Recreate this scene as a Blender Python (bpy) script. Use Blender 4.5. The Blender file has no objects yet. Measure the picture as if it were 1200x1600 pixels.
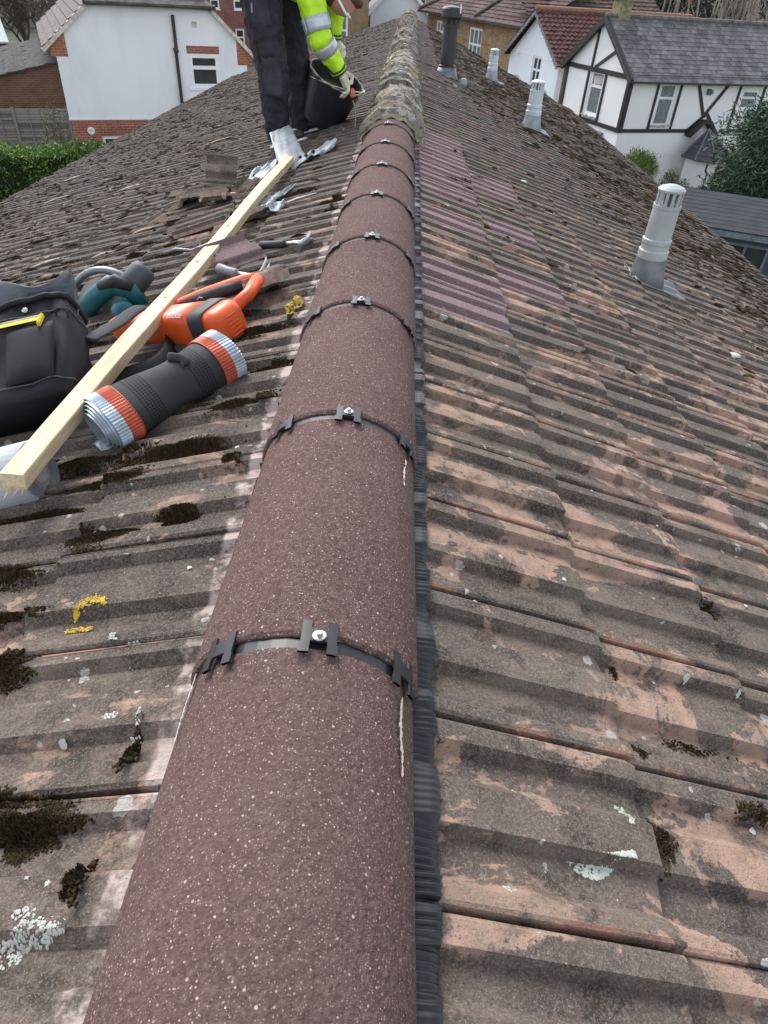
import bpy, bmesh, math, random
import numpy as np
from mathutils import Vector, Matrix, Euler

# ------------------------------------------------------------------ camera, light, exposure
SC = bpy.context.scene
COL = SC.collection
HC = 7.0                                   # camera height above the ground
cam_d = bpy.data.cameras.new('camera'); cam = bpy.data.objects.new('camera', cam_d); COL.objects.link(cam)
MC = np.array([[0.99784992, 0.06524633, 0.00620151], [0.03609885, -0.62611286, 0.77889633], [0.05470297, -0.77699782, -0.62712198]])
rot = Matrix(((MC[0, 0], -MC[0, 1], -MC[0, 2]), (MC[1, 0], -MC[1, 1], -MC[1, 2]), (MC[2, 0], -MC[2, 1], -MC[2, 2])))
cam.matrix_world = Matrix.Translation((0, 0, HC)) @ rot.to_4x4()
cam_d.sensor_fit = 'HORIZONTAL'; cam_d.sensor_width = 36; cam_d.lens = 36 * 1040 / 1200
cam_d.clip_start = 0.02; cam_d.clip_end = 2000
SC.camera = cam

SUN_EL, SUN_AZ = math.radians(44), math.radians(-28)       # azimuth from +Y towards +X
w = bpy.data.worlds.new("World"); SC.world = w; w.use_nodes = True
nt = w.node_tree; nt.nodes.clear()
sky = nt.nodes.new('ShaderNodeTexSky'); sky.sky_type = 'NISHITA'; sky.sun_disc = False
sky.sun_elevation = SUN_EL; sky.sun_rotation = SUN_AZ; sky.air_density = 1.0; sky.dust_density = 1.0; sky.ozone_density = 1.0
hs = nt.nodes.new('ShaderNodeHueSaturation'); hs.inputs['Saturation'].default_value = 0.35
bg = nt.nodes.new('ShaderNodeBackground'); bg.inputs['Strength'].default_value = 0.15
wo = nt.nodes.new('ShaderNodeOutputWorld')
nt.links.new(sky.outputs[0], hs.inputs['Color']); nt.links.new(hs.outputs[0], bg.inputs[0]); nt.links.new(bg.outputs[0], wo.inputs[0])
sl = bpy.data.lights.new('sun', 'SUN'); sl.energy = 1.35; sl.angle = math.radians(26); sl.color = (1.0, 0.97, 0.93)
so = bpy.data.objects.new('sun', sl); COL.objects.link(so)
sd = Vector((math.sin(SUN_AZ) * math.cos(SUN_EL), math.cos(SUN_AZ) * math.cos(SUN_EL), math.sin(SUN_EL)))
so.rotation_euler = sd.to_track_quat('Z', 'Y').to_euler(); so.location = (0, 0, 30)
SC.view_settings.view_transform = 'Standard'; SC.view_settings.look = 'None'
SC.view_settings.exposure = 1.25; SC.view_settings.gamma = 1.0; SC.view_settings.use_curve_mapping = False

# ------------------------------------------------------------------ node material helpers
class NM:
    def __init__(s, name, rough=0.8, metallic=0.0, spec=None):
        s.m = bpy.data.materials.new(name); s.m.use_nodes = True
        s.t = s.m.node_tree; s.t.nodes.clear()
        s.out = s.t.nodes.new('ShaderNodeOutputMaterial'); s.b = s.t.nodes.new('ShaderNodeBsdfPrincipled')
        s.t.links.new(s.b.outputs[0], s.out.inputs[0])
        s.b.inputs['Roughness'].default_value = rough; s.b.inputs['Metallic'].default_value = metallic
        if spec is not None: s.b.inputs['Specular IOR Level'].default_value = spec
    def n(s, typ, ins=None, **kw):
        x = s.t.nodes.new('ShaderNode' + typ)
        for k, v in kw.items(): setattr(x, k, v)
        for k, v in (ins or {}).items(): s.set(x.inputs[k], v)
        return x
    def set(s, inp, v):
        if isinstance(v, bpy.types.NodeSocket): s.t.links.new(v, inp)
        elif isinstance(v, bpy.types.Node): s.t.links.new(v.outputs[0], inp)
        elif isinstance(v, (tuple, list)) and len(v) == 3 and inp.type == 'RGBA': inp.default_value = (*v, 1)
        else: inp.default_value = v
    def pos(s): return s.n('NewGeometry').outputs['Position']
    def scaled(s, v, sc): return s.n('Mapping', {'Vector': v, 'Scale': sc}).outputs[0]
    def noise(s, scale, detail=3, rough=0.55, vec=None, dist=0.0):
        return s.n('TexNoise', {'Vector': vec if vec is not None else s.pos(), 'Scale': scale, 'Detail': detail, 'Roughness': rough, 'Distortion': dist}).outputs['Fac']
    def vor(s, scale, vec=None, out='Distance', feature='F1'):
        x = s.n('TexVoronoi', {'Vector': vec if vec is not None else s.pos(), 'Scale': scale}, feature=feature)
        return x.outputs[out]
    def ramp(s, f, a, b, ca=0.0, cb=1.0, smooth=True):
        return s.n('MapRange', {'Value': f, 'From Min': a, 'From Max': b, 'To Min': ca, 'To Max': cb}, interpolation_type='SMOOTHSTEP' if smooth else 'LINEAR', clamp=True).outputs[0]
    def mix(s, f, a, b, mode='MIX'):
        x = s.n('Mix', data_type='RGBA', blend_type=mode)
        s.set(x.inputs[0], f); s.set(x.inputs[6], a); s.set(x.inputs[7], b); return x.outputs[2]
    def math(s, op, a, b=0.0, c=0.0):
        x = s.n('Math', operation=op); s.set(x.inputs[0], a); s.set(x.inputs[1], b); s.set(x.inputs[2], c); return x.outputs[0]
    def attr(s, name): return s.n('Attribute', attribute_name=name).outputs['Fac']
    def color(s, c): s.set(s.b.inputs['Base Color'], c); return s
    def bump(s, h, strength=0.5, dist=0.01):
        x = s.n('Bump', {'Height': h, 'Strength': strength, 'Distance': dist}); s.t.links.new(x.outputs[0], s.b.inputs['Normal']); return s

def simple(name, c, rough=0.7, metallic=0.0, var=0.25, scale=8, bump=0.0, bscale=80, bdist=0.003, spec=None):
    k = NM(name, rough, metallic, spec)
    k.color(k.mix(k.ramp(k.noise(scale, 4), .3, .7), tuple(x * (1 - var) for x in c), tuple(min(1, x * (1 + var)) for x in c)))
    if bump: k.bump(k.noise(bscale, 3), bump, bdist)
    return k.m

def mat_tile(name, new=False, left=False):
    k = NM(name, 0.92, spec=0.25)
    P = k.pos(); sx = k.n('SeparateXYZ', {'Vector': P}); X, Y = sx.outputs[0], sx.outputs[1]
    tone = k.attr('tone')
    big = k.noise(1.3, 3); mid = k.noise(9, 4, .6); fine = k.noise(230, 2, .7); gr = k.noise(620, 1, .5)
    if new:
        c = k.mix(k.ramp(mid, .3, .7), (.125, .080, .083), (.18, .118, .12))
        c = k.mix(k.ramp(fine, .35, .7), c, (.235, .17, .172))
        c = k.mix(k.math('MULTIPLY', k.ramp(k.noise(14, 4), .55, .75), .55), c, (.07, .06, .055))
    else:
        c = k.mix(k.ramp(mid, .32, .68), (.042, .035, .029), (.138, .107, .084))
        c = k.mix(k.math('MULTIPLY', k.ramp(big, .35, .65), .4), c, (.19, .14, .112))
        c = k.mix(k.math('MULTIPLY', tone, .5), c, (.068, .058, .052))
        # warm bare patches where the face of the tile has worn through
        st = k.math('ADD', k.math('MULTIPLY', k.noise(3.7, 6, .66, k.scaled(P, (1.0, 1.7, 1.0)), .8), .8), k.math('MULTIPLY', k.noise(13, 4, .6), .2)); st = k.math('ADD', st, k.math('MULTIPLY_ADD', k.noise(110, 3, .7), .10, -.05))
        fade = k.ramp(Y, 1.5, 6.0, 0.0, .15)
        if left: fade = k.math('ADD', fade, .04)
        pm = k.ramp(k.math('SUBTRACT', st, fade), .517, .535)
        pc = k.mix(k.ramp(k.noise(25, 3), .3, .7), (.27, .18, .132), (.44, .275, .20))
        c = k.mix(k.math('MULTIPLY', pm, .85), c, pc)
        s2 = k.ramp(k.noise(5.5, 4, .6, k.scaled(P, (.6, 3.0, 1.0)), .3), .53, .66)
        c = k.mix(k.math('MULTIPLY', s2, .45), c, (.20, .155, .115))
        dk = k.ramp(k.noise(16, 5, .65, None, .4), .5, .66)
        c = k.mix(k.math('MULTIPLY', dk, .7), c, (.022, .019, .016))
        ms = k.math('MULTIPLY', k.ramp(k.noise(20, 4, .7, k.scaled(P, (1, 1.6, 1))), .40, .58), k.ramp(Y, .2 if left else 2.0, 6.0, (.45 if left else 0.0), .95)); c = k.mix(ms, c, (.024, .020, .017))
        c = k.mix(k.ramp(fine, .4, .75, 0, .45), c, (.25, .215, .185)); c = k.mix(k.ramp(k.noise(350, 2, .6), .28, .42, .6, 0), c, (.03, .026, .022))
        # raw salmon edge along the side lock of each tile
        ed = k.math('MULTIPLY', k.attr('edge'), k.ramp(k.noise(9, 5, .65), .49, .58))
        c = k.mix(k.math('MULTIPLY', ed, .85), c, (.30, .145, .10))
        # small pale lichen discs
        for sc_, r_, seed in ((17, .16, 3.1), (38, .17, 9.7)):
            vv = k.n('VectorMath', {0: P, 1: (seed, seed * 2, 0)}, operation='ADD').outputs[0]
            vv = k.n('VectorMath', {0: vv, 1: k.n('VectorMath', {0: k.n('TexNoise', {'Vector': P, 'Scale': 120.0}).outputs['Color'], 'Scale': .012}, operation='SCALE').outputs[0]}, operation='ADD').outputs[0]
            vo = k.n('TexVoronoi', {'Vector': vv, 'Scale': float(sc_)})
            rnd = k.n('SeparateXYZ', {'Vector': vo.outputs['Color']}).outputs
            gate = k.math('GREATER_THAN', rnd[0], .80 if not left else .74)
            rad = k.math('MULTIPLY', rnd[1], r_)
            d = k.math('MULTIPLY', k.math('LESS_THAN', vo.outputs['Distance'], k.math('ADD', rad, .03)), gate)
            d = k.math('MULTIPLY', d, k.ramp(k.noise(200, 2), .3, .5, .45, 1))
            c = k.mix(k.math('MULTIPLY', d, .8), c, (.40, .40, .37))
        if left:   # pale mortar residue where the old bedding was cut away
            e = k.ramp(k.math('ADD', X, k.math('MULTIPLY', k.noise(16, 4), .05)), -.204, -.194)
            e = k.math('MULTIPLY', e, k.ramp(k.noise(17, 5, .7), .42, .58, .05, .95))
            c = k.mix(e, c, (.46, .37, .335))
    c = k.mix(k.ramp(gr, .58, .75, 0, .6), c, (.33, .28, .245))
    k.color(c)
    k.bump(k.math('ADD', fine, k.math('MULTIPLY', mid, 3.0)), .55, .004)
    return k.m

def mat_ridge():
    k = NM('ridge_concrete', 0.95, spec=0.12)
    P = k.pos()
    base = k.mix(k.ramp(k.noise(5, 4), .3, .7), (.072, .042, .040), (.102, .062, .057))
    base = k.mix(k.ramp(k.noise(170, 3, .7), .35, .7), base, (.155, .098, .090))
    base = k.mix(k.ramp(k.noise(330, 2, .6), .28, .46, .75, 0), base, (.055, .030, .032))
    h = k.noise(300, 2)
    for sc_, th, rr, col in ((520, .62, .36, (.33, .225, .20)), (330, .74, .30, (.45, .33, .29)), (200, .83, .24, (.56, .44, .39)), (115, .955, .15, (.60, .52, .46))):
        vo = k.n('TexVoronoi', {'Vector': P, 'Scale': float(sc_)})
        r = k.n('SeparateXYZ', {'Vector': vo.outputs['Color']}).outputs
        m = k.math('MULTIPLY', k.math('GREATER_THAN', r[0], th), k.math('LESS_THAN', vo.outputs['Distance'], k.math('MULTIPLY_ADD', r[1], rr * .7, rr * .4)))
        base = k.mix(k.math('MULTIPLY', m, .85), base, col)
    oi = k.n('ObjectInfo').outputs['Random']
    base = k.mix(k.math('MULTIPLY', oi, .25), base, (.115, .078, .070))
    base = k.mix(k.ramp(k.noise(7, 5, .7), .52, .72, 0, .18), base, (.22, .165, .15))
    k.color(base); k.bump(k.math('ADD', h, k.math('MULTIPLY', k.noise(90, 3), .5)), .6, .0035); return k.m

def mat_old_ridge():
    k = NM('old_ridge_lichen', 0.95, spec=.2)
    n1 = k.noise(11, 5, .7, k.scaled(k.pos(), (.45, 2.2, .45)), .5)
    c = k.mix(k.ramp(n1, .35, .6), (.085, .078, .064), (.27, .25, .215))
    c = k.mix(k.ramp(k.noise(24, 4, .7), .52, .6), c, (.46, .445, .405))
    c = k.mix(k.ramp(k.noise(5, 3), (.50), .64, 0, .7), c, (.38, .30, .18))
    c = k.mix(k.ramp(k.noise(48, 3), .56, .64, 0, .8), c, (.05, .043, .035))
    k.color(c); k.bump(k.noise(60, 4), .9, .012); return k.m

def mat_brick(name, yaw, c1, c2, mortar, scale=1.0):
    k = NM(name, .9)
    v = k.n('VectorRotate', {'Vector': k.pos(), 'Angle': -yaw}, rotation_type='Z_AXIS').outputs[0]
    s_ = k.n('SeparateXYZ', {'Vector': v}); cv = k.n('CombineXYZ', {'X': s_.outputs[0], 'Y': s_.outputs[2]})
    b = k.n('TexBrick', {'Vector': cv, 'Color1': c1, 'Color2': c2, 'Mortar': mortar, 'Scale': 1.0, 'Mortar Size': .010, 'Mortar Smooth': .3, 'Bias': 0.0, 'Brick Width': .225 * scale, 'Row Height': .075 * scale})
    c = k.mix(k.ramp(k.noise(2.2, 4), .35, .7, 0, .5), b.outputs[0], tuple(x * .55 for x in c1))
    k.color(c); k.bump(b.outputs['Fac'], -.6, .01); return k.m

def mat_render(name, c=(.82, .83, .845), dirt=.42):
    k = NM(name, .85)
    n1 = k.noise(1.1, 6, .68, k.scaled(k.pos(), (1, 1, .30)))
    cc = k.mix(k.ramp(n1, .45, .75, 0, dirt), c, tuple(x * .66 for x in c))
    cc = k.mix(k.ramp(k.noise(.35, 2), .4, .7, 0, .35), cc, tuple(x * .85 for x in c))
    k.color(cc); k.bump(k.noise(40, 3), .25, .01); return k.m

def mat_leaf(name, a, b, rough=.6):
    k = NM(name, rough)
    c = k.mix(k.attr('tone'), a, b)
    c = k.mix(k.ramp(k.noise(6, 3), .35, .7, 0, .5), c, tuple(x * .6 for x in a))
    k.color(c); return k.m

def mat_wood(name, a, b, axis_scale=(14, 1, 14)):
    k = NM(name, .65)
    n_ = k.noise(6, 5, .6, k.scaled(k.pos(), axis_scale), .6)
    c = k.mix(k.ramp(n_, .35, .68), a, b)
    c = k.mix(k.ramp(k.noise(3.1, 2), .66, .74, 0, .6), c, tuple(x * .55 for x in a))
    k.color(c); k.bump(n_, .2, .002); return k.m

# ------------------------------------------------------------------ object helpers
WL = {}
def link(o, wloc, parent=None):
    COL.objects.link(o); WL[o.name] = Vector(wloc)
    if parent is not None:
        o.parent = parent; o.location = Vector(wloc) - WL[parent.name]
    else: o.location = wloc
    return o
def tag(o, label=None, cat=None, group=None, kind=None):
    for a, b in (('label', label), ('category', cat), ('group', group), ('kind', kind)):
        if b: o[a] = b
    return o
def thing(name, loc, label=None, cat=None, group=None, kind=None):
    return tag(link(bpy.data.objects.new(name, None), loc), label, cat, group, kind)
def inst(name, mesh, wloc, parent=None, rot=None, label=None):
    o = bpy.data.objects.new(name, mesh); link(o, wloc, parent)
    if rot is not None: o.rotation_euler = rot
    if label: o['label'] = label
    return o
def mesh_np(name, V, F, mats, smooth=False, tone=None, edge=None, mi=None):
    me = bpy.data.meshes.new(name)
    V = np.asarray(V, dtype=np.float32)
    if isinstance(F, np.ndarray):
        k = F.shape[1]; n = F.shape[0]
        me.vertices.add(len(V)); me.vertices.foreach_set('co', V.ravel())
        me.loops.add(n * k); me.loops.foreach_set('vertex_index', F.astype(np.int32).ravel())
        me.polygons.add(n); me.polygons.foreach_set('loop_start', np.arange(0, n * k, k, dtype=np.int32))
        me.update(calc_edges=True)
    else:
        me.from_pydata(V.tolist(), [], F); me.update()
    for m in (mats if isinstance(mats, (list, tuple)) else [mats]): me.materials.append(m)
    if mi is not None: me.polygons.foreach_set('material_index', np.asarray(mi, dtype=np.int32))
    me.polygons.foreach_set('use_smooth', np.full(len(me.polygons), bool(smooth)))
    for nm, a in (('tone', tone), ('edge', edge)):
        if a is not None:
            at = me.attributes.new(nm, 'FLOAT', 'POINT'); at.data.foreach_set('value', np.asarray(a, dtype=np.float32))
    return me

class MB:
    """collects world-space geometry and links it as ONE mesh object"""
    def __init__(s): s.v = []; s.f = []; s.m = []; s.mat = 0
    def add(s, vs, fs):
        o = len(s.v); s.v += [tuple(v) for v in vs]
        for f in fs: s.f.append(tuple(i + o for i in f)); s.m.append(s.mat)
        return s
    def box(s, c, size, R=None, bev=0.0):
        hx, hy, hz = size[0] / 2, size[1] / 2, size[2] / 2
        if bev:
            bm = bmesh.new(); bmesh.ops.create_cube(bm, size=1)
            for v in bm.verts: v.co = Vector((v.co.x * size[0], v.co.y * size[1], v.co.z * size[2]))
            bmesh.ops.bevel(bm, geom=bm.edges[:], offset=bev, segments=2, affect='EDGES')
            bm.verts.index_update(); vs = [v.co.copy() for v in bm.verts]; fs = [[v.index for v in f.verts] for f in bm.faces]; bm.free()
        else:
            vs = [Vector((x, y, z)) for x in (-hx, hx) for y in (-hy, hy) for z in (-hz, hz)]
            fs = [(0, 1, 3, 2), (4, 6, 7, 5), (0, 4, 5, 1), (2, 3, 7, 6), (0, 2, 6, 4), (1, 5, 7, 3)]
        R = R or Matrix.Identity(3); c = Vector(c)
        return s.add([R @ v + c for v in vs], fs)
    def tube(s, pts, r, seg=8, caps=True, flat=(1, 1), up=None):
        pts = [Vector(p) for p in pts]; rs = r if isinstance(r, (list, tuple)) else [r] * len(pts)
        vs = []; fs = []; a = None
        for i, p in enumerate(pts):
            t = (pts[min(i + 1, len(pts) - 1)] - pts[max(i - 1, 0)]).normalized()
            if a is None:
                a = Vector(up) if up is not None else (Vector((0, 0, 1)) if abs(t.z) < .9 else Vector((1, 0, 0)))
            a = (a - t * a.dot(t)).normalized(); b = t.cross(a)
            for j in range(seg):
                q = 2 * math.pi * j / seg
                vs.append(p + a * (math.cos(q) * rs[i] * flat[0]) + b * (math.sin(q) * rs[i] * flat[1]))
        for i in range(len(pts) - 1):
            for j in range(seg):
                fs.append((i * seg + j, i * seg + (j + 1) % seg, (i + 1) * seg + (j + 1) % seg, (i + 1) * seg + j))
        if caps: fs.append(tuple(range(seg))[::-1]); fs.append(tuple((len(pts) - 1) * seg + j for j in range(seg)))
        return s.add(vs, fs)
    def lathe(s, prof, base, axis=(0, 0, 1), seg=20, caps=True):
        ax = Vector(axis).normalized(); base = Vector(base)
        return s.tube2([base + ax * h for r, h in prof], [r for r, h in prof], ax, seg, caps)
    def tube2(s, pts, rs, ax, seg, caps):
        a = Vector((1, 0, 0)) if abs(ax.x) < .9 else Vector((0, 1, 0)); a = (a - ax * a.dot(ax)).normalized(); b = ax.cross(a)
        vs = [p + a * math.cos(2 * math.pi * j / seg) * r + b * math.sin(2 * math.pi * j / seg) * r for p, r in zip(pts, rs) for j in range(seg)]
        n = len(pts); fs = [(i * seg + j, i * seg + (j + 1) % seg, (i + 1) * seg + (j + 1) % seg, (i + 1) * seg + j) for i in range(n - 1) for j in range(seg)]
        if caps: fs += [tuple(range(seg))[::-1], tuple((n - 1) * seg + j for j in range(seg))]
        return s.add(vs, fs)
    def prism(s, poly, off):
        """poly: 3D points of one face; off: extrusion vector"""
        n = len(poly); off = Vector(off); P = [Vector(p) for p in poly]
        fs = [tuple(range(n))[::-1], tuple(range(n, 2 * n))] + [(i, (i + 1) % n, (i + 1) % n + n, i + n) for i in range(n)]
        return s.add(P + [p + off for p in P], fs)
    def sphere(s, c, r, seg=12, rings=8):
        c = Vector(c); r = r if isinstance(r, (tuple, list)) else (r, r, r); vs = []; fs = []
        for i in range(rings + 1):
            th = math.pi * i / rings
            for j in range(seg):
                q = 2 * math.pi * j / seg
                vs.append(c + Vector((r[0] * math.sin(th) * math.cos(q), r[1] * math.sin(th) * math.sin(q), r[2] * math.cos(th))))
        for i in range(rings):
            for j in range(seg): fs.append((i * seg + j, (i + 1) * seg + j, (i + 1) * seg + (j + 1) % seg, i * seg + (j + 1) % seg))
        return s.add(vs, fs)
    def grid(s, fn, nu, nv):
        vs = [fn(i / (nu - 1), j / (nv - 1)) for i in range(nu) for j in range(nv)]
        return s.add(vs, [(i * nv + j, (i + 1) * nv + j, (i + 1) * nv + j + 1, i * nv + j + 1) for i in range(nu - 1) for j in range(nv - 1)])
    def build(s, name, mat, parent=None, smooth=False, label=None, solid=0.0, origin=None, fix=True):
        V = np.array([tuple(v) for v in s.v], dtype=float); lo, hi = V.min(0), V.max(0)
        o = origin if origin is not None else ((lo[0] + hi[0]) / 2, (lo[1] + hi[1]) / 2, lo[2])
        me = mesh_np(name, V - np.array(tuple(o)), s.f, mat, smooth, mi=s.m)
        if fix:
            bm = bmesh.new(); bm.from_mesh(me); bmesh.ops.recalc_face_normals(bm, faces=bm.faces[:]); bm.to_mesh(me); bm.free()
        ob = bpy.data.objects.new(name, me); link(ob, o, parent)
        if label: ob['label'] = label
        if solid:
            md = ob.modifiers.new('solid', 'SOLIDIFY'); md.thickness = solid; md.offset = 0
        return ob

def remesh(ob, voxel, smooth_it=4, noise=None):
    m = ob.modifiers.new('remesh', 'REMESH'); m.mode = 'VOXEL'; m.voxel_size = voxel; m.use_smooth_shade = True
    if smooth_it:
        s_ = ob.modifiers.new('smooth', 'SMOOTH'); s_.iterations = smooth_it; s_.factor = .5
    if noise:
        tx = bpy.data.textures.new(ob.name + '_fold', 'CLOUDS'); tx.noise_scale = noise[1]; tx.noise_depth = 2
        d = ob.modifiers.new('folds', 'DISPLACE'); d.texture = tx; d.strength = noise[0]; d.texture_coords = 'LOCAL'; d.mid_level = .5
    return ob
def euler_m(x, y, z): return Euler((x, y, z)).to_matrix()
def Z(z): return z + HC
rnd = random.Random(7); NR = np.random.default_rng(11)

# ------------------------------------------------------------------ roof frame: both slopes
PITCH = math.radians(18); CP, SP = math.cos(PITCH), math.sin(PITCH)
X0L, X0R, Z0 = -.20, .055, Z(-.656)
def Lp(s, y, h=0.0): return Vector((X0L - s * CP - h * SP, y, Z0 - s * SP + h * CP))
def Rp(s, y, h=0.0): return Vector((X0R + s * CP + h * SP, y, Z0 - s * SP + h * CP))
RL = Matrix(((-CP, 0, -SP), (0, -1, 0), (-SP, 0, CP)))       # columns: down-slope, across, normal for the left slope
RR = Matrix(((CP, 0, SP), (0, 1, 0), (-SP, 0, CP)))
RCX, RTOP = -.072, Z(-.536)

M_tileR = mat_tile('weathered_tile_right'); M_tileL = mat_tile('weathered_tile_left', left=True); M_tileN = mat_tile('new_tile', new=True)
M_ridge = mat_ridge(); M_old = mat_old_ridge()
M_black = simple('black_plastic', (.018, .019, .021), .42, var=.2)
M_rubber = simple('black_rubber', (.009, .010, .012), .42, var=.3, scale=30)
M_steel = simple('steel', (.55, .55, .54), .32, .9, .15, 30)
M_deck = simple('roof_underlay', (.03, .028, .026), .95)
M_mortar = simple('fresh_mortar', (.27, .24, .16), .9, var=.3, scale=30, bump=.6, bscale=90)
M_grey = simple('grey_plastic', (.40, .42, .42), .5, var=.12)
M_white = simple('white_upvc', (.80, .81, .82), .4, var=.05)
M_lead = simple('lead', (.16, .17, .185), .5, .3, .3, 14)
M_alu = simple('grey_flashing', (.27, .30, .325), .5, .15, .22, 22, .4, 60)
M_glass = simple('window_glass', (.03, .035, .04), .08, var=.3, scale=3, spec=.8)
M_curtain = simple('net_curtain', (.42, .42, .43), .8, var=.3, scale=14)

house = thing('house', (0, 8, 0), 'long house roof in the foreground, mossy brown concrete tiles with a half renewed ridge', 'house')

# tile meshes ------------------------------------------------------
PROF = [(0.0015, .003), (.0035, .0145), (.0075, .0165), (.0085, .0160), (.021, .0155), (.034, .001), (.070, 0), (.078, .0155), (.123, .0155), (.136, .001), (.163, 0), (.171, .0155), (.1925, .0155), (.197, .012)]
GA, LEN, TH = .247, .30, .013
def tile_arrays(rng, detail=True, left=False):
    """local: x down-slope (tail at 0), y across, z normal; returns V,F,tone,edge"""
    rows = [-LEN, -LEN * .5, -.012, 0.0] if detail else [-LEN, 0.0]
    np_ = len(PROF); V = []; E = []
    ch = rng.normal(0, .0012, np_)
    for ri, x in enumerate(rows):
        lift = .0135 * (x + LEN) / LEN
        for k, (y, z) in enumerate(PROF):
            dx = ch[k] * 1.6 if x == 0 else 0
            V.append((x + dx, y, z + lift - (.003 if x == 0 and detail else 0) + rng.normal(0, .0004)))
            E.append((0.6, 1.0, .9)[k] if k < 3 else 0.0)
    nr = len(rows); F = []
    for i in range(nr - 1):
        for k in range(np_ - 1): F.append((i * np_ + k, (i + 1) * np_ + k, (i + 1) * np_ + k + 1, i * np_ + k + 1))
    o = len(V)                                            # tail underside
    for k, (y, z) in enumerate(PROF): V.append((ch[k], y, z + .0135 - TH)); E.append(0)
    for k in range(np_ - 1): F.append(((nr - 1) * np_ + k, o + k, o + k + 1, (nr - 1) * np_ + k + 1))
    o2 = len(V)
    for i, x in enumerate(rows):                          # side skirts
        lift = .0135 * (x + LEN) / LEN
        V.append((x, PROF[0][0], lift - TH)); V.append((x, PROF[-1][0], lift - TH + .006)); E += [.6, 0]
    for i in range(nr - 1):
        a, b = i * np_, (i + 1) * np_
        F.append((a, o2 + 2 * i, o2 + 2 * (i + 1), b)); a2, b2 = a + np_ - 1, b + np_ - 1
        F.append((a2, b2, o2 + 2 * (i + 1) + 1, o2 + 2 * i + 1))
    V = np.array(V); tone = np.full(len(V), rng.random())
    return V, np.array(F), tone, np.array(E)

def world_rot(side): return np.array(RR if side > 0 else RL)
YR0, YL0 = .245 - 1.2, .335 - 1.2
NC = {1: 10, -1: 13}
S0 = {1: .27, -1: .29}
def tile_pos(side, col, row):
    s = S0[side] + GA * row
    if side > 0: return Rp(s, YR0 + .2 * col, 0), s
    return Lp(s, YL0 + .2 * (col + 1), 0), s
def yend(side, s): return 16.9 - (.62 * s if side < 0 else 2.15 * s)
def project(p):
    c = MC.T @ (np.array(p) - np.array([0, 0, HC])); 
    return (600 + 1040 * c[0] / c[2], 800 + 1040 * c[1] / c[2], c[2]) if c[2] > .05 else (9e9, 9e9, -1)
NEW = {(0, r_) for r_ in ()}
cells = []
for side in (1, -1):
    for col in range(0, 92):
        for row in range(NC[side]):
            p, s = tile_pos(side, col, row)
            if p.y > yend(side, s) or p.y < -.6: continue
            cx_, cy_, d = project(p - Vector((side * .1, 0, -.03)))
            vis = -60 < cx_ < 1290 and -40 < cy_ < 1720
            cells.append((0 if vis else 1, d if d > 0 else 99, side, col, row, p))
cells.sort(key=lambda c: (c[0], c[1]))
# the renewed purple tiles on the right slope: (column, row)
def near_new(side, col, row, p):
    if side < 0: return False
    y = p.y + .1
    if row == 0: return any(a < y < b for a, b in ((1.72, 2.05), (2.35, 2.7), (2.9, 3.35), (3.5, 3.75), (3.9, 4.3)))
    if row == 1: return any(a < y < b for a, b in ((2.12, 2.32), (2.7, 2.92), (3.3, 3.55)))
    return False
variants = {}
for side in (1, -1):
    for kind in ('old', 'new'):
        lst = []
        for i in range(14 if kind == 'old' else 4):
            V, F, t, e = tile_arrays(NR)
            V = V @ world_rot(side).T
            m = M_tileN if kind == 'new' else (M_tileR if side > 0 else M_tileL)
            lst.append(mesh_np('roof_tile', V, F, m, tone=t, edge=e))
        variants[side, kind] = lst
NSING = 300
for i, (_, d, side, col, row, p) in enumerate(cells[:NSING]):
    isn = near_new(side, col, row, p)
    me = rnd.choice(variants[side, 'new' if isn else 'old'])
    q = p + Vector((rnd.gauss(0, .0018), rnd.gauss(0, .0008), rnd.gauss(0, .0008)))
    inst('roof_tile', me, q, house, (rnd.gauss(0, .004), rnd.gauss(0, .004), rnd.gauss(0, .006)), 'newer purple-brown tile' if isn else None)
VV = []; FF = []; TT = []; EE = []; MI = []; off = 0
pool = {}
for side in (1, -1): pool[side] = [tile_arrays(NR, detail=False) for _ in range(30)]
for (_, d, side, col, row, p) in cells[NSING:]:
    V, F, t, e = pool[side][rnd.randrange(30)]
    a = rnd.gauss(0, .007); R2 = world_rot(side) @ np.array(Euler((rnd.gauss(0, .008), rnd.gauss(0, .006), a)).to_matrix())
    VV.append(V @ R2.T + np.array(p) + NR.normal(0, .002, 3)); FF.append(F + off); TT.append(np.full(len(V), rnd.random())); EE.append(e); off += len(V)
    MI.append(np.full(len(F), 2 if near_new(side, col, row, p) else (0 if side > 0 else 1)))
o = inst('roof_tile', mesh_np('roof_tile', np.concatenate(VV) - np.array([0, 8, 6]), np.concatenate(FF), [M_tileR, M_tileL, M_tileN], tone=np.concatenate(TT), edge=np.concatenate(EE), mi=np.concatenate(MI)), (0, 8, 6), house, label='farther roof tiles'); o['kind'] = 'stuff'

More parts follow.
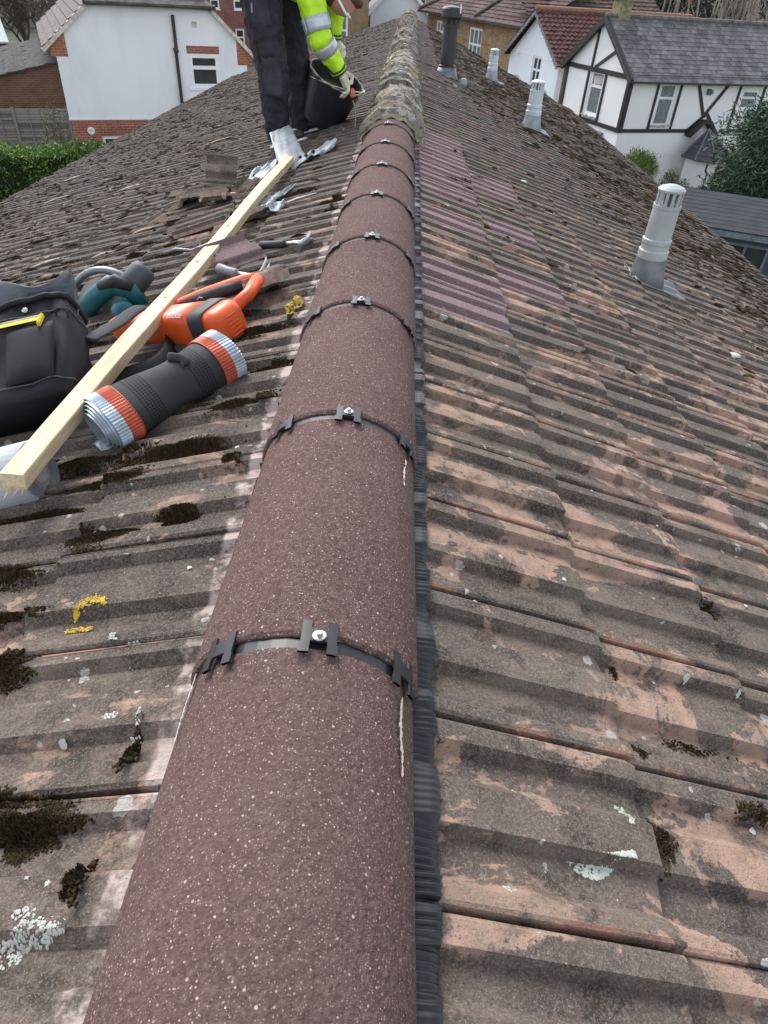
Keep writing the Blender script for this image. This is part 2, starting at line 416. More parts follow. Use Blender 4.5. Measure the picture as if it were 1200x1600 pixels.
# deck, walls, gutters
b = MB()
smL, smR = S0[-1] + GA * 12 - .05, S0[1] + GA * 9 - .05
for f, sm, side in ((Lp, smL, -1), (Rp, smR, 1)):
    a = [f(-.06, -.8, -.018), f(sm, -.8, -.018), f(sm, yend(side, sm), -.018), f(-.06, 16.9, -.018)]
    b.prism(a, f(0, 0, -.03) - f(0, 0, 0))
b.build('roof_deck', M_deck, house)
M_brown = mat_brick('brown_brick', math.radians(90), (.20, .09, .055), (.28, .13, .08), (.35, .32, .28))
b = MB()
xl, xr = Lp(smL - .35, 0).x, Rp(smR - .35, 0).x
zt = Z0 - (smR - .35) * SP - .10; ztl = Z0 - (smL - .35) * SP - .10
yl, yr = yend(-1, smL) - .3, yend(1, smR) - .3
b.prism([(xl, -.7, 0), (xr, -.7, 0), (xr, yr, 0), (.0, 16.5, 0), (xl, yl, 0)], (0, 0, zt * 0 + ztl - .02))
b.build('wall', M_brown, house)

# ------------------------------------------------------------------ ridge
RA, RB = .127, .108
def ridge_pt(th, y, dr=0.0, a=RA, b_=RB, cx=RCX, top=RTOP):
    return Vector((cx - (a + dr) * math.cos(th), y, top - b_ + (b_ + dr) * math.sin(th)))
joints = [.449, .901, 1.361, 1.812, 2.253, 2.675, 3.095, 3.54]
ys = [-.02] + joints + [3.80]
M_scuff = simple('white_scuff', (.62, .57, .53), .9)
def make_ridge_tile(y0, y1, idx):
    g = .005; rg = random.Random(idx); b = MB(); n = 28
    yy = [y0 + g, y0 + g + .004, y0 + .12, (y0 + y1) / 2, y1 - .12, y1 - g - .004, y1 - g]
    for k, (dr, rev) in enumerate(((0, 0), (-.016, 1))):
        vs = []
        for i, y in enumerate(yy):
            for j in range(n + 1):
                th = math.pi * j / n
                ed = i in (0, len(yy) - 1)
                vs.append(ridge_pt(th, y + (rg.gauss(0, .0011) if ed else 0), dr - (.003 if ed and k == 0 else 0) + .0025 - .006 * (y - y0) / (y1 - y0)))
        b.add(vs, [(i * (n + 1) + j, i * (n + 1) + j + 1, (i + 1) * (n + 1) + j + 1, (i + 1) * (n + 1) + j) for i in range(len(yy) - 1) for j in range(n)])
    N = len(yy) * (n + 1)
    for i in (0, len(yy) - 1):
        b.add([], []); b.f += [(i * (n + 1) + j, i * (n + 1) + j + 1, N + i * (n + 1) + j + 1, N + i * (n + 1) + j) for j in range(n)]; b.m += [0] * n
    for j in (0, n):
        b.f += [(i * (n + 1) + j, (i + 1) * (n + 1) + j, N + (i + 1) * (n + 1) + j, N + i * (n + 1) + j) for i in range(len(yy) - 1)]; b.m += [0] * (len(yy) - 1)
    return b.build('ridge_tile', M_ridge, house, smooth=False)
def clip(th, y, parent):
    # an H shaped plate bent to the ridge: two bars along y and a bridge
    b = MB()
    def P(u, v, h):      # u along arc (m), v along y
        t = th - u * .84 / RA
        return ridge_pt(t, y + v * .86, h)
    def plate(u0, u1, v0, v1, h0=.002, h1=.0048):
        n = 3; vs = []
        for h in (h0, h1):
            for i in range(n + 1):
                for v in (v0, v1): vs.append(P(u0 + (u1 - u0) * i / n, v, h))
        k = 2 * (n + 1); fs = []
        for i in range(n):
            a = 2 * i; fs += [(a, a + 1, a + 3, a + 2), (k + a, k + a + 2, k + a + 3, k + a + 1), (a, a + 2, k + a + 2, k + a), (a + 1, k + a + 1, k + a + 3, a + 3)]
        fs += [(0, k, k + 1, 1), (2 * n, 2 * n + 1, k + 2 * n + 1, k + 2 * n)]
        b.add(vs, fs)
    plate(-.0215, -.0105, -.026, .023); plate(.0105, .0215, -.026, .023)
    plate(-.0235, -.0105, -.026, -.012, .0022, .0055); plate(.0105, .0235, -.026, -.012, .0022, .0055)
    plate(-.0105, .0105, -.008, .012, .0018, .0046); plate(-.012, .012, -.0035, .0035, -.012, .0018)
    return b.build('ridge_clip', M_black, parent)
for i in range(len(ys) - 1):
    rt = make_ridge_tile(ys[i], ys[i + 1], i)
    if i < len(joints):
        y = joints[i]
        dth = (98, 96, 92, 92, 89, 89, 88, 87)[i]
        for th in (math.radians(dth), math.radians(dth - 49), math.radians(147)): clip(th, y + rnd.uniform(-.003, .003), rt)
        # seal strip under the joint
        b = MB()
        b.grid(lambda u, v: ridge_pt(math.pi * (.02 + .96 * u), y + (v - .5) * .03, -.0035), 25, 2)
        b.build('seal_strip', M_rubber, rt)
        top = ridge_pt(math.radians(dth), y + .002, .005)
        b = MB(); b.lathe([(.0072, 0), (.0074, .0012), (.006, .002)], top, seg=18); b.lathe([(.0038, .002), (.0036, .0055), (.0026, .006)], top, seg=6)
        b.build('screw', M_steel, rt)
# scuffs: chalky flecks rubbed onto the concrete
def scuff(th, y0, y1, wd, n, parent):
    b = MB()
    for _ in range(n):
        y = rnd.uniform(y0, y1); t = th + rnd.gauss(0, wd) + .02 * math.sin(y * 60); r_ = rnd.uniform(.0006, .0017); a = rnd.random() * 6
        pts = [ridge_pt(t + math.cos(a + q) * r_ / RA, y + math.sin(a + q) * r_ * rnd.uniform(1, 2.2), .0007) for q in (0, 1.3, 2.5, 3.7, 5)]
        b.add(pts, [(0, 1, 2, 3, 4)])
    return b.build('scuff_mark', M_scuff, parent)
scuff(math.radians(148), .335, .42, .007, 170, house); scuff(math.radians(26), .36, .44, .008, 110, house)
scuff(math.radians(146), .79, .86, .007, 60, house); scuff(math.radians(60), .98, 1.03, .01, 26, house); scuff(math.radians(150), .47, .53, .006, 40, house)

# old ridge, bedded in mortar and crusted with lichen
yo = 3.72; k = 0
while yo < 16.8:
    ln = rnd.uniform(.40, .46); y1 = min(yo + ln, 16.9); lift = rnd.uniform(-.006, .008); dx = rnd.uniform(-.008, .008); ph = rnd.random() * 9
    sag = .05 * math.sin(min(1, (yo - 3.7) / 13) * math.pi)
    def fn(u, v, y0=yo, y1=y1, lift=lift, dx=dx, ph=ph, sag=sag):
        y = y0 + (y1 - y0) * v; th = -.12 + (math.pi + .24) * u
        r_ = .006 * math.sin(v * 32 + ph + .7 * math.sin(u * 5)) + .006 * math.sin(v * 67 + u * 3) + .004 * math.sin(u * 31 + v * 13 + ph)
        r_ += .016 * (1 if v < .12 else 0) + (.012 * abs(math.cos(th)) ** 3)
        return ridge_pt(th, y + .01 * math.sin(u * 7 + ph), r_ + lift, .126, .116, RCX + .008 + dx, RTOP + .012 - sag)
    b = MB(); b.grid(fn, 30, 26)
    b.prism([fn(j / 14, 0) for j in range(15)], (0, .02, 0))
    b.prism([fn(j / 14, 1) for j in range(15)], (0, -.02, 0))
    b.build('ridge_tile', M_old, house, smooth=True, label='old ridge tile crusted with grey lichen')
    yo = y1
# fresh mortar ring at the change from old to new
b = MB(); rg = random.Random(5)
b.grid(lambda u, v: ridge_pt(-.05 + (math.pi + .1) * u, 3.70 + .04 * v + .015 * math.sin(u * 9), .002 + .012 * math.sin(v * 1.7) + .004 * math.sin(u * 40) + .006 * abs(math.cos(math.pi * u)) ** 4), 50, 6)
b.build('mortar_bedding', M_mortar, house, smooth=True, label='fresh buff mortar where the new ridge meets the old')

# crimped black ridge roll showing along both edges of the new ridge tiles
def crimped(side):
    yy = np.arange(-.15, 3.72, .0016); n = len(yy)
    xs = np.linspace(0, 1, 7)
    V = np.zeros((n, 7, 3)); rng = np.random.default_rng(3 + side)
    seg_w = np.interp(yy, np.arange(-.3, 4.2, .055), rng.normal(0, 1, 82)[:len(np.arange(-.3, 4.2, .055))])
    amp = .0011 + .0009 * np.abs(np.interp(yy, np.arange(-.3, 4.2, .09), rng.normal(0, 1, 50)[:len(np.arange(-.3, 4.2, .09))]))
    flat = (np.interp(yy, np.arange(-.3, 4.2, .045), rng.random(101)[:len(np.arange(-.3, 4.2, .045))]) > .72)
    cr = np.sin(yy * 2 * np.pi / .0078 + 1.5 * np.sin(yy * 31)) * amp * np.where(flat, .2, 1)
    for j, u in enumerate(xs):
        if side > 0: s0, s1 = -.02, .0105 + .0011 * seg_w + .004 * (yy < .6)
        else: s0, s1 = -.014, .0010 + .0010 * seg_w
        s = s0 + (s1 - s0) * u
        prof = np.interp((yy - (YR0 if side > 0 else YL0)) % .2, [p[0] for p in PROF] + [.2], [p[1] for p in PROF] + [.004])
        h = (.020 if side > 0 else .006) + .6 * prof * u + cr * (1.1 - .3 * u) + .0015 * seg_w
        h = np.where(u > .99, h - .003, h)
        if side > 0: V[:, j] = np.stack([X0R + s * CP + h * SP, yy, Z0 - s * SP + h * CP], 1)
        else: V[:, j] = np.stack([X0L - s * CP - h * SP, yy, Z0 - s * SP + h * CP], 1)
    idx = np.arange(n * 7).reshape(n, 7)
    F = np.stack([idx[:-1, :-1], idx[1:, :-1], idx[1:, 1:], idx[:-1, 1:]], -1).reshape(-1, 4)
    c = V.reshape(-1, 3).mean(0)
    return inst('ridge_roll', mesh_np('ridge_roll', V.reshape(-1, 3) - c, F, M_rubber, smooth=True), c, house, label='crimped black ridge roll along the new ridge edge')
crimped(1); crimped(-1)

# ------------------------------------------------------------------ moss, lichen, grit on the roof
k_ = NM('moss', .95, spec=.1)
mc = k_.mix(k_.attr('tone'), (.014, .0105, .007), (.085, .060, .030)); mc = k_.mix(k_.ramp(k_.noise(9, 3), .55, .7, 0, .5), mc, (.045, .05, .015)); k_.color(mc)
M_moss = k_.m
def hump(side, s, y):
    prof = PROF; yy = ((y - YR0) if side > 0 else (YL0 - y)) % .2
    z = np.interp(yy, [p[0] for p in prof] + [.2], [p[1] for p in prof] + [.004])
    f = ((s - S0[side]) % GA) / GA
    return z + .0135 * f + .001
tuftV = []; tuftF = []; tuftT = []; toff = 0
def moss_patch(side, s, y, rs, ry, n, hgt=.018):
    """a fuzzy mat: many small upright blades over an uneven cushion"""
    global toff
    n = int(n * 2.6)
    th = NR.random(n) * 2 * np.pi; rr = np.sqrt(NR.random(n)) * (1 + .35 * np.sin(3 * th + s * 50) + .25 * np.sin(7 * th + y * 40)) * (1 + .35 * NR.random(n) ** 4)
    S = s + rs * rr * np.cos(th); Yv = y + ry * rr * np.sin(th)
    f = .75 * hgt * np.clip(1.15 - rr, .12, 1) * (.75 + .5 * NR.random(n))
    H = hump(side, S, Yv)
    base = np.array(Rp(0, 0, 0) if side > 0 else Lp(0, 0, 0)); R_ = world_rot(side)
    loc = np.stack([S, Yv if side > 0 else -Yv, H], 1)
    a = NR.random(n) * np.pi * 2; sz = .0008 + NR.random(n) * .0019
    tip = np.stack([NR.normal(0, .5, n) * sz, NR.normal(0, .5, n) * sz, f], 1)
    e1 = np.stack([np.cos(a) * sz, np.sin(a) * sz, 0 * a], 1); e2 = np.stack([np.cos(a + 2.1) * sz, np.sin(a + 2.1) * sz, 0 * a], 1); e3 = np.stack([np.cos(a + 4.2) * sz, np.sin(a + 4.2) * sz, 0 * a], 1)
    low = np.stack([0 * a, 0 * a, f * .35], 1)
    V = np.stack([loc + e1 + low, loc + e2 + low, loc + e3 + low, loc + tip, loc + e1 * 1.3 - [0, 0, .002], loc + e2 * 1.3 - [0, 0, .002], loc + e3 * 1.3 - [0, 0, .002]], 1)
    V = V.reshape(-1, 3) @ R_.T + base
    i0 = toff + np.arange(n) * 7
    for t3 in ((0, 1, 3), (1, 2, 3), (2, 0, 3), (4, 5, 1), (4, 1, 0), (5, 6, 2), (5, 2, 1), (6, 4, 0), (6, 0, 2)):
        tuftF.append(np.stack([i0 + t3[0], i0 + t3[1], i0 + t3[2]], 1))
    tuftV.append(V); tuftT.append(np.repeat(np.clip(NR.normal(.45, .3, n), 0, 1), 7)); toff += 7 * n
# large patches seen in the photograph on the near left slope (s, y, rs, ry)
for s, y, rs, ry, n in ((.135, .305, .05, .017, 1500), (.20, .335, .07, .010, 900), (.24, .775, .075, .024, 1900), (.115, .80, .045, .022, 1000), (.285, .52, .05, .018, 900), (.29, .33, .06, .012, 700),
                        (.05, .38, .012, .02, 250), (.16, 1.0, .09, .020, 1500), (.30, .93, .10, .016, 900), (.09, 1.13, .06, .018, 900), (.055, 1.28, .04, .016, 500), (.24, 1.15, .10, .014, 800),
                        (.38, 1.02, .07, .02, 700), (.42, .72, .10, .02, 1000), (.40, .88, .09, .02, 900), (.12, 1.5, .07, .016, 600), (.20, 1.62, .06, .02, 500), (.52, .62, .09, .02, 600), (.06, .93, .02, .02, 250), (.33, .62, .05, .012, 350), (.05, .25, .015, .02, 120)):
    moss_patch(-1, s, y, rs, ry, n)
for _ in range(150):
    y = rnd.uniform(.9, 3.6); s = rnd.uniform(.02, 1.9); moss_patch(-1, s, y, rnd.uniform(.02, .09), rnd.uniform(.006, .02), rnd.randint(40, 200), .014)
for s, y, rs, ry, n in ((.295, .47, .012, .02, 240), (.29, .36, .012, .03, 260), (.38, .50, .05, .01, 60), (.44, .42, .03, .01, 70), (.30, .60, .01, .02, 60), (.54, .8, .02, .02, 90)):
    moss_patch(1, s, y, rs, ry, n, .008)
for _ in range(70):
    moss_patch(1, rnd.uniform(.1, 2.4), rnd.uniform(2.5, 4.5), rnd.uniform(.01, .05), rnd.uniform(.005, .014), rnd.randint(15, 60), .01)
c0 = np.array([0, 4, 6.])
o = inst('moss', mesh_np('moss', np.concatenate(tuftV) - c0, np.concatenate(tuftF), M_moss, tone=np.concatenate(tuftT)), c0, house, label='tufts of brown and green moss on the near tiles'); o['kind'] = 'stuff'
# farther moss cushions and grit: low lumps, denser with distance from the ridge
def lumps(n, sampler, size, mat, name, label, tone_mu=.4, flat=.38):
    bm = bmesh.new(); bmesh.ops.create_icosphere(bm, subdivisions=1, radius=1); bv = np.array([v.co[:] for v in bm.verts]); bf = np.array([[v.index for v in f.verts] for f in bm.faces]); bm.free()
    Vs = []; Fs = []; Ts = []
    for i in range(n):
        side, s, y = sampler(); r_ = size(y)
        v = bv * (1 + NR.normal(0, .22, (len(bv), 1))) * np.array([r_ * NR.uniform(.7, 2.6), r_ * NR.uniform(.35, .8), r_ * flat])
        a = NR.normal(0, .4); ca, sa = math.cos(a), math.sin(a)
        v = v @ np.array([[ca, sa, 0], [-sa, ca, 0], [0, 0, 1]])
        h = float(hump(side, s, y))
        v = v @ world_rot(side).T + np.array(Rp(s, y, h) if side > 0 else Lp(s, y, h))
        Vs.append(v); Fs.append(bf + len(bv) * i); Ts.append(np.full(len(bv), np.clip(NR.normal(tone_mu, .25), 0, 1)))
    o = inst(name, mesh_np(name, np.concatenate(Vs) - c0, np.concatenate(Fs), mat, tone=np.concatenate(Ts)), c0, house, label=label); o['kind'] = 'stuff'; return o
def samL():
    while True:
        y = 2.2 + 14.5 * NR.random() ** 1.25; s = NR.uniform(.1, 3.24)
        p = .25 + .75 * min(1, max(0, (y - 2.5) / 3.0)); p *= min(1, .35 + s / 2.0)
        if NR.random() < p and y < yend(-1, s) - .1: return -1, s, y
def samR():
    while True:
        y = 1.6 + 14.0 * NR.random() ** 1.2; s = NR.uniform(.25, 2.42)
        q = (y - 1.6) / 3.2 + (s - 1.3) * 1.1 - .55
        if NR.random() < max(.012, min(1, q)) and y < yend(1, s) - .1: return 1, s, y
lumps(15000, samL, lambda y: NR.uniform(.005, .018), M_moss, 'moss', 'moss cushions over the far left slope', .35)
lumps(12000, samR, lambda y: NR.uniform(.008, .022), M_moss, 'moss', 'moss cushions over the far right slope', .35)
M_grit = simple('pale_grit', (.42, .38, .34), .9, var=.4, scale=40)
def samG():
    side = NR.choice([-1, 1]); y = .4 + 11 * NR.random() ** 1.6; s = NR.uniform(.03, 3.2 if side < 0 else 2.3); return (side, s, y) if y < yend(side, s) - .1 else (side, .5, 2.)
lumps(520, samG, lambda y: NR.uniform(.0015, .004) * (1 + y * .28), M_grit, 'mortar_crumb', 'pale crumbs of old mortar on the tiles', .5, .5)
# lichen and bird-lime marks with a shape of their own
M_lime = simple('white_lichen', (.44, .46, .41), .9, var=.15, scale=60)
M_yel = simple('yellow_lichen', (.50, .33, .035), .9, var=.35, scale=120, bump=.8, bscale=200)
def tail_h(side, s, y): return float(hump(side, s, y)) + .0016
def blot(side, pts, mat, name, label=None):
    """closed outline in (s, y) on the slope, draped over the tile profile"""
    b = MB(); cs = sum(p[0] for p in pts) / len(pts); cy = sum(p[1] for p in pts) / len(pts); rings = 4; n = len(pts) * 3
    out = []
    for i in range(n):
        a = i / 3; p, q = pts[int(a) % len(pts)], pts[(int(a) + 1) % len(pts)]; f = a - int(a)
        out.append((p[0] + (q[0] - p[0]) * f + rnd.gauss(0, .0007), p[1] + (q[1] - p[1]) * f + rnd.gauss(0, .0007)))
    f_ = Rp if side > 0 else Lp
    vs = [f_(cs, cy, tail_h(side, cs, cy))]
    for r_ in range(1, rings + 1):
        for s, y in out:
            S, Y_ = cs + (s - cs) * r_ / rings, cy + (y - cy) * r_ / rings; vs.append(f_(S, Y_, tail_h(side, S, Y_)))
    fs = [(0, 1 + j, 1 + (j + 1) % n) for j in range(n)]
    for r_ in range(rings - 1):
        fs += [(1 + r_ * n + j, 1 + (r_ + 1) * n + j, 1 + (r_ + 1) * n + (j + 1) % n, 1 + r_ * n + (j + 1) % n) for j in range(n)]
    b.add(vs, fs); return b.build(name, mat, house, label=label)
def arc(s, y, a0, a1, r_, wd, ky=1.0, n=9):
    o_ = []; i_ = []
    for j in range(n + 1):
        a = math.radians(a0 + (a1 - a0) * j / n); w_ = wd * math.sin(math.pi * (j + .35) / (n + .7))
        o_.append((s + math.cos(a) * (r_ + w_), y + math.sin(a) * (r_ + w_) * ky)); i_.append((s + math.cos(a) * (r_ - w_ * .4), y + math.sin(a) * (r_ - w_ * .4) * ky))
    return o_ + i_[::-1]
def strip_blots(side, pts, mat, name, label=None):
    # long thin shapes are made of a run of quads
    b = MB(); f_ = Rp if side > 0 else Lp; n = len(pts) // 2
    vs = [f_(p[0], p[1], tail_h(side, p[0], p[1])) for p in pts]
    b.add(vs, [(j, j + 1, 2 * n - 2 - j, 2 * n - 1 - j) for j in range(n - 1)]); return b.build(name, mat, house, label=label)
def flecks(side, fn, n, mat, label, r0=.0008, r1=.0026, name='lichen_mark'):
    b = MB(); f_ = Rp if side > 0 else Lp
    for i in range(n):
        s, y = fn(); r_ = rnd.uniform(r0, r1); a0 = rnd.random() * 6; z = rnd.uniform(.0006, .0022); ps = []
        for q in range(6):
            rr = r_ * rnd.uniform(.6, 1.3); S, Y_ = s + math.cos(a0 + q * 1.047) * rr, y + math.sin(a0 + q * 1.047) * rr; ps.append(f_(S, Y_, float(hump(side, S, Y_)) + z))
        b.add(ps + [f_(s, y, float(hump(side, s, y)) + z + r_ * .25)], [(q, (q + 1) % 6, 6) for q in range(6)])
    return b.build(name, mat, house, label=label)
def cres():
    while True:
        u = rnd.random(); s = .152 + .086 * u; lo = .325 - .024 * math.sin(math.pi * min(1, u * 1.15)) ; hi = .331 - (.005 * math.sin(math.pi * u) + .006 * (1 - u))
        if lo < hi: return s, rnd.uniform(lo, hi)
def arcf(cs, cy, a0, a1, r_, w_, ky=1.0):
    def f():
        a = math.radians(rnd.uniform(a0, a1)); q = r_ + rnd.gauss(0, w_) * (.4 + math.sin(math.pi * (math.degrees(a) - a0) / (a1 - a0))); return cs + math.cos(a) * q, cy + math.sin(a) * q * ky
    return f
def disc(cs, cy, rs, ry):
    def f(): a = rnd.random() * 6.28; q = math.sqrt(rnd.random()); return cs + math.cos(a) * q * rs, cy + math.sin(a) * q * ry
    return f
flecks(1, cres, 1500, M_lime, 'white crescent of lichen')
flecks(1, lambda: (.107 + rnd.gauss(0, .002) + .004 * math.sin(rnd.random()), rnd.uniform(.372, .410)), 150, M_lime, 'thin white curve of lichen', .0006, .0018)
flecks(1, arcf(.236, .374, -70, 85, .012, .0018, 1.0), 130, M_lime, 'small white hook of lichen', .0006, .0018)
flecks(1, disc(.093, .275, .007, .006), 70, M_lime, 'small white disc of lichen', .0006, .0016)
flecks(-1, arcf(.186, .600, -5, 150, .024, .0035, 1.0), 330, M_yel, 'yellow ring of lichen', .0006, .0018)
flecks(-1, disc(.200, .583, .022, .004), 130, M_yel, 'yellow streak of lichen', .0006, .0018)
flecks(-1, disc(.045, 1.61, .024, .025), 260, M_yel, 'yellow patch of lichen', .001, .003)
for cs, cy, rs, ry, n in ((.075, .21, .020, .012, 260), (.10, .197, .016, .010, 160), (.052, .214, .010, .006, 60), (.09, .225, .012, .006, 70), (.045, .42, .006, .008, 60), (.085, .428, .010, .004, 50), (.05, .40, .006, .004, 40), (.098, .535, .012, .004, 50), (.13, .55, .004, .006, 40)):
    flecks(-1, disc(cs, cy, rs, ry), n, M_lime, 'white crusty lichen', .0005, .0019)
for _ in range(46):
    side = rnd.choice([-1, -1, 1]); y = rnd.uniform(.22, 1.3); s = rnd.uniform(.04, .4 if side < 0 else .9); r_ = rnd.uniform(.0015, .0055)
    blot(side, [(s + math.cos(a) * r_ * rnd.uniform(.7, 1.2), y + math.sin(a) * r_ * rnd.uniform(.6, 1.1)) for a in (0, 1.05, 2.1, 3.14, 4.2, 5.2)], M_lime, 'lichen_spot')

# ------------------------------------------------------------------ ground, streets
def ground_mat():
    k = NM('ground', .95)
    c = k.mix(k.ramp(k.noise(.25, 4), .35, .65), (.045, .06, .022), (.10, .095, .07)); c = k.mix(k.ramp(k.noise(3, 4), .4, .7, 0, .5), c, (.03, .045, .015))
    k.color(c); return k.m
b = MB(); b.box((0, 300, -.5), (1600, 1600, 1.0)); o = b.build('ground', ground_mat()); o['kind'] = 'structure'
M_asph = simple('asphalt', (.055, .055, .057), .9, var=.2, scale=5)
M_pave = simple('pavement', (.20, .195, .185), .9, var=.2, scale=2)
b = MB(); b.prism([(-22, 46, .004), (-14, 43, .004), (-6, 130, .004), (-17, 130, .004)], (0, 0, .004)); o = b.build('road', M_asph); o['kind'] = 'structure'
b = MB(); b.prism([(-14, 43, .0), (-12, 43, .0), (-4, 130, .0), (-6, 130, .0)], (0, 0, .12)); o = b.build('pavement', M_pave); o['kind'] = 'structure'
b = MB(); b.prism([(-5, 24, .0), (6, 24, .0), (6, 30, .0), (-5, 32, .0)], (0, 0, .01)); o = b.build('yard', M_pave); o['kind'] = 'structure'

# ------------------------------------------------------------------ facade frame
class Facade:
    def __init__(s, P, d, out):
        s.P = Vector((P[0], P[1], 0)); s.d = Vector((d[0], d[1], 0)).normalized(); n = Vector((-s.d.y, s.d.x, 0)); s.n = n * out; s.yaw = math.atan2(s.d.y, s.d.x)
    def __call__(s, u, z, o=0.0): return s.P + s.d * u + s.n * o + Vector((0, 0, z))
    def slab(s, mb, poly, o0, o1): return mb.prism([s(u, z, o0) for u, z in poly], s.n * (o1 - o0))
    def rect(s, mb, u0, u1, z0, z1, o0, o1): return s.slab(mb, [(u0, z0), (u1, z0), (u1, z1), (u0, z1)], o0, o1)
    def bar(s, mb, p, q, wd, o0, o1):
        dx, dz = q[0] - p[0], q[1] - p[1]; l = math.hypot(dx, dz); nx, nz = -dz / l * wd / 2, dx / l * wd / 2
        return s.slab(mb, [(p[0] + nx, p[1] + nz), (p[0] - nx, p[1] - nz), (q[0] - nx, q[1] - nz), (q[0] + nx, q[1] + nz)], o0, o1)
def wall_with_holes(F, mb, outline_fn, us, holes, z0, thick):
    """wall of vertical strips between sorted u positions; outline_fn(u) = top height; holes (u0,u1,za,zb)"""
    cuts = sorted(set(list(us) + [h[0] for h in holes] + [h[1] for h in holes]))
    for a, c in zip(cuts[:-1], cuts[1:]):
        m = (a + c) / 2; hs_ = sorted([h for h in holes if h[0] <= m <= h[1]], key=lambda h: h[2]); lo = z0
        for h in hs_:
            F.rect(mb, a, c, lo, h[2], -thick, 0); lo = h[3]
        F.slab(mb, [(a, lo), (c, lo), (c, outline_fn(c)), (a, outline_fn(a))], -thick, 0)
def window(F, par, u0, u1, z0, z1, bars=(), trans=(), frame=.06, mat=None, sill=True, curtain=False, depth=.10, label=None):
    mat = mat or M_white; b = MB(); o0, o1 = -depth, -depth + .06
    F.rect(b, u0, u1, z0, z0 + frame, o0, o1); F.rect(b, u0, u1, z1 - frame, z1, o0, o1)
    F.rect(b, u0, u0 + frame, z0 + frame, z1 - frame, o0, o1); F.rect(b, u1 - frame, u1, z0 + frame, z1 - frame, o0, o1)
    for f in bars: uu = u0 + (u1 - u0) * f; F.rect(b, uu - frame * .4, uu + frame * .4, z0 + frame, z1 - frame, o0, o1 - .01)
    for f in trans: zz = z0 + (z1 - z0) * f; F.rect(b, u0 + frame, u1 - frame, zz - frame * .45, zz + frame * .45, o0, o1 - .005)
    w_ = b.build('window', mat, par, label=label)
    b = MB(); F.rect(b, u0 + frame, u1 - frame, z0 + frame, z1 - frame, o0 + .015, o0 + .025); b.build('pane', M_glass2 if curtain else M_glass, w_)
    if curtain:
        b = MB(); n = 26
        b.grid(lambda s_, t_: F(u0 + frame + (u1 - u0 - 2 * frame) * s_, z0 + frame + (z1 - z0 - 2 * frame) * t_ * .97, o0 - .03 + .012 * math.sin(s_ * 40)), n, 2); b.build('curtain', M_curtain, w_)
    if sill:
        b = MB(); F.rect(b, u0 - .06, u1 + .06, z0 - .07, z0 - .002, -.05, .06); b.build('sill', mat, w_)
    return w_
k_ = NM('clear_pane', .05); k_.b.inputs['Transmission Weight'].default_value = .85; k_.b.inputs['Base Color'].default_value = (.7, .75, .78, 1); M_glass2 = k_.m

M_render = mat_render('white_render'); M_render2 = mat_render('cream_render', (.84, .835, .82), .10); M_render3 = mat_render('cottage_white', (.76, .80, .84), .12)
M_slate = simple('slate', (.085, .088, .092), .7, var=.35, scale=9, bump=.3, bscale=40)
k_ = NM('slate_weathered', .72); cc_ = k_.mix(k_.attr('tone'), (.055, .058, .063), (.17, .17, .168)); cc_ = k_.mix(k_.ramp(k_.noise(1.1, 4, .6, k_.scaled(k_.pos(), (2, 2, .5))), .52, .7, 0, .55), cc_, (.24, .24, .23)); cc_ = k_.mix(k_.ramp(k_.noise(.8, 3), .5, .7, 0, .5), cc_, (.06, .055, .04)); k_.color(cc_); M_slate2 = k_.m
M_timber = simple('black_timber', (.016, .015, .015), .6, var=.3)
M_redtile = simple('red_pantile', (.095, .034, .028), .8, var=.45, scale=4)
M_browntile = simple('brown_roof_tile', (.085, .05, .042), .85, var=.4, scale=3)
M_lichtile = simple('dull_roof_tile', (.13, .115, .10), .9, var=.35, scale=5)
M_pipe = simple('drain_pipe', (.02, .018, .018), .5)
M_fence = mat_wood('weathered_fence', (.19, .175, .155), (.30, .285, .26))
M_fence2 = mat_wood('brown_fence', (.19, .13, .085), (.28, .20, .14))
BR = lambda n, F, a, b_, m=(.42, .38, .34): mat_brick(n, F.yaw, a, b_, m)

def pantile_roof(F, par, u0, u1, o_e, z_e, o_r, z_r, mat, name='roof', course=.3, wave=.28, th=.05, hip0=0.0, hip1=0.0, seg=4, label=None):
    """roof slope from eave line (outward offset o_e, height z_e) to ridge line (o_r, z_r); stepped wavy courses"""
    L_ = math.hypot(o_r - o_e, z_r - z_e); n = max(2, int(L_ / course)); b = MB(); d = Vector((o_r - o_e, z_r - z_e)) / L_; nn = Vector((-d.y, d.x))
    if nn.y < 0: nn = -nn
    m = max(4, int((u1 - u0) / wave * seg))
    for i in range(n):
        f0, f1 = i / n, (i + 1) / n; a0, a1 = u0 + hip0 * f0, u1 - hip1 * f0
        c0_, c1_ = u0 + hip0 * f1, u1 - hip1 * f1
        vs = []
        for f, (ua, ub), h in ((f0, (a0, a1), th), (f1, (c0_, c1_), .006)):
            for j in range(m + 1):
                u = ua + (ub - ua) * j / m; hh = h + .028 * math.sin(2 * math.pi * u / wave) * (1 if wave < 1 else 0) + (.006 * math.sin(u * 9 + i * 4))
                o = o_e + (o_r - o_e) * f + nn.x * hh; z = z_e + (z_r - z_e) * f + nn.y * hh; vs.append(F(u, z, o))
        for j in range(m + 1):
            u = a0 + (a1 - a0) * j / m; vs.append(F(u, z_e + (z_r - z_e) * f0 - .02, o_e + (o_r - o_e) * f0))
        k = m + 1
        b.add(vs, [(j, j + 1, k + j + 1, k + j) for j in range(m)] + [(2 * k + j, 2 * k + j + 1, j + 1, j) for j in range(m)])
    return b.build(name, mat, par, label=label, fix=False)

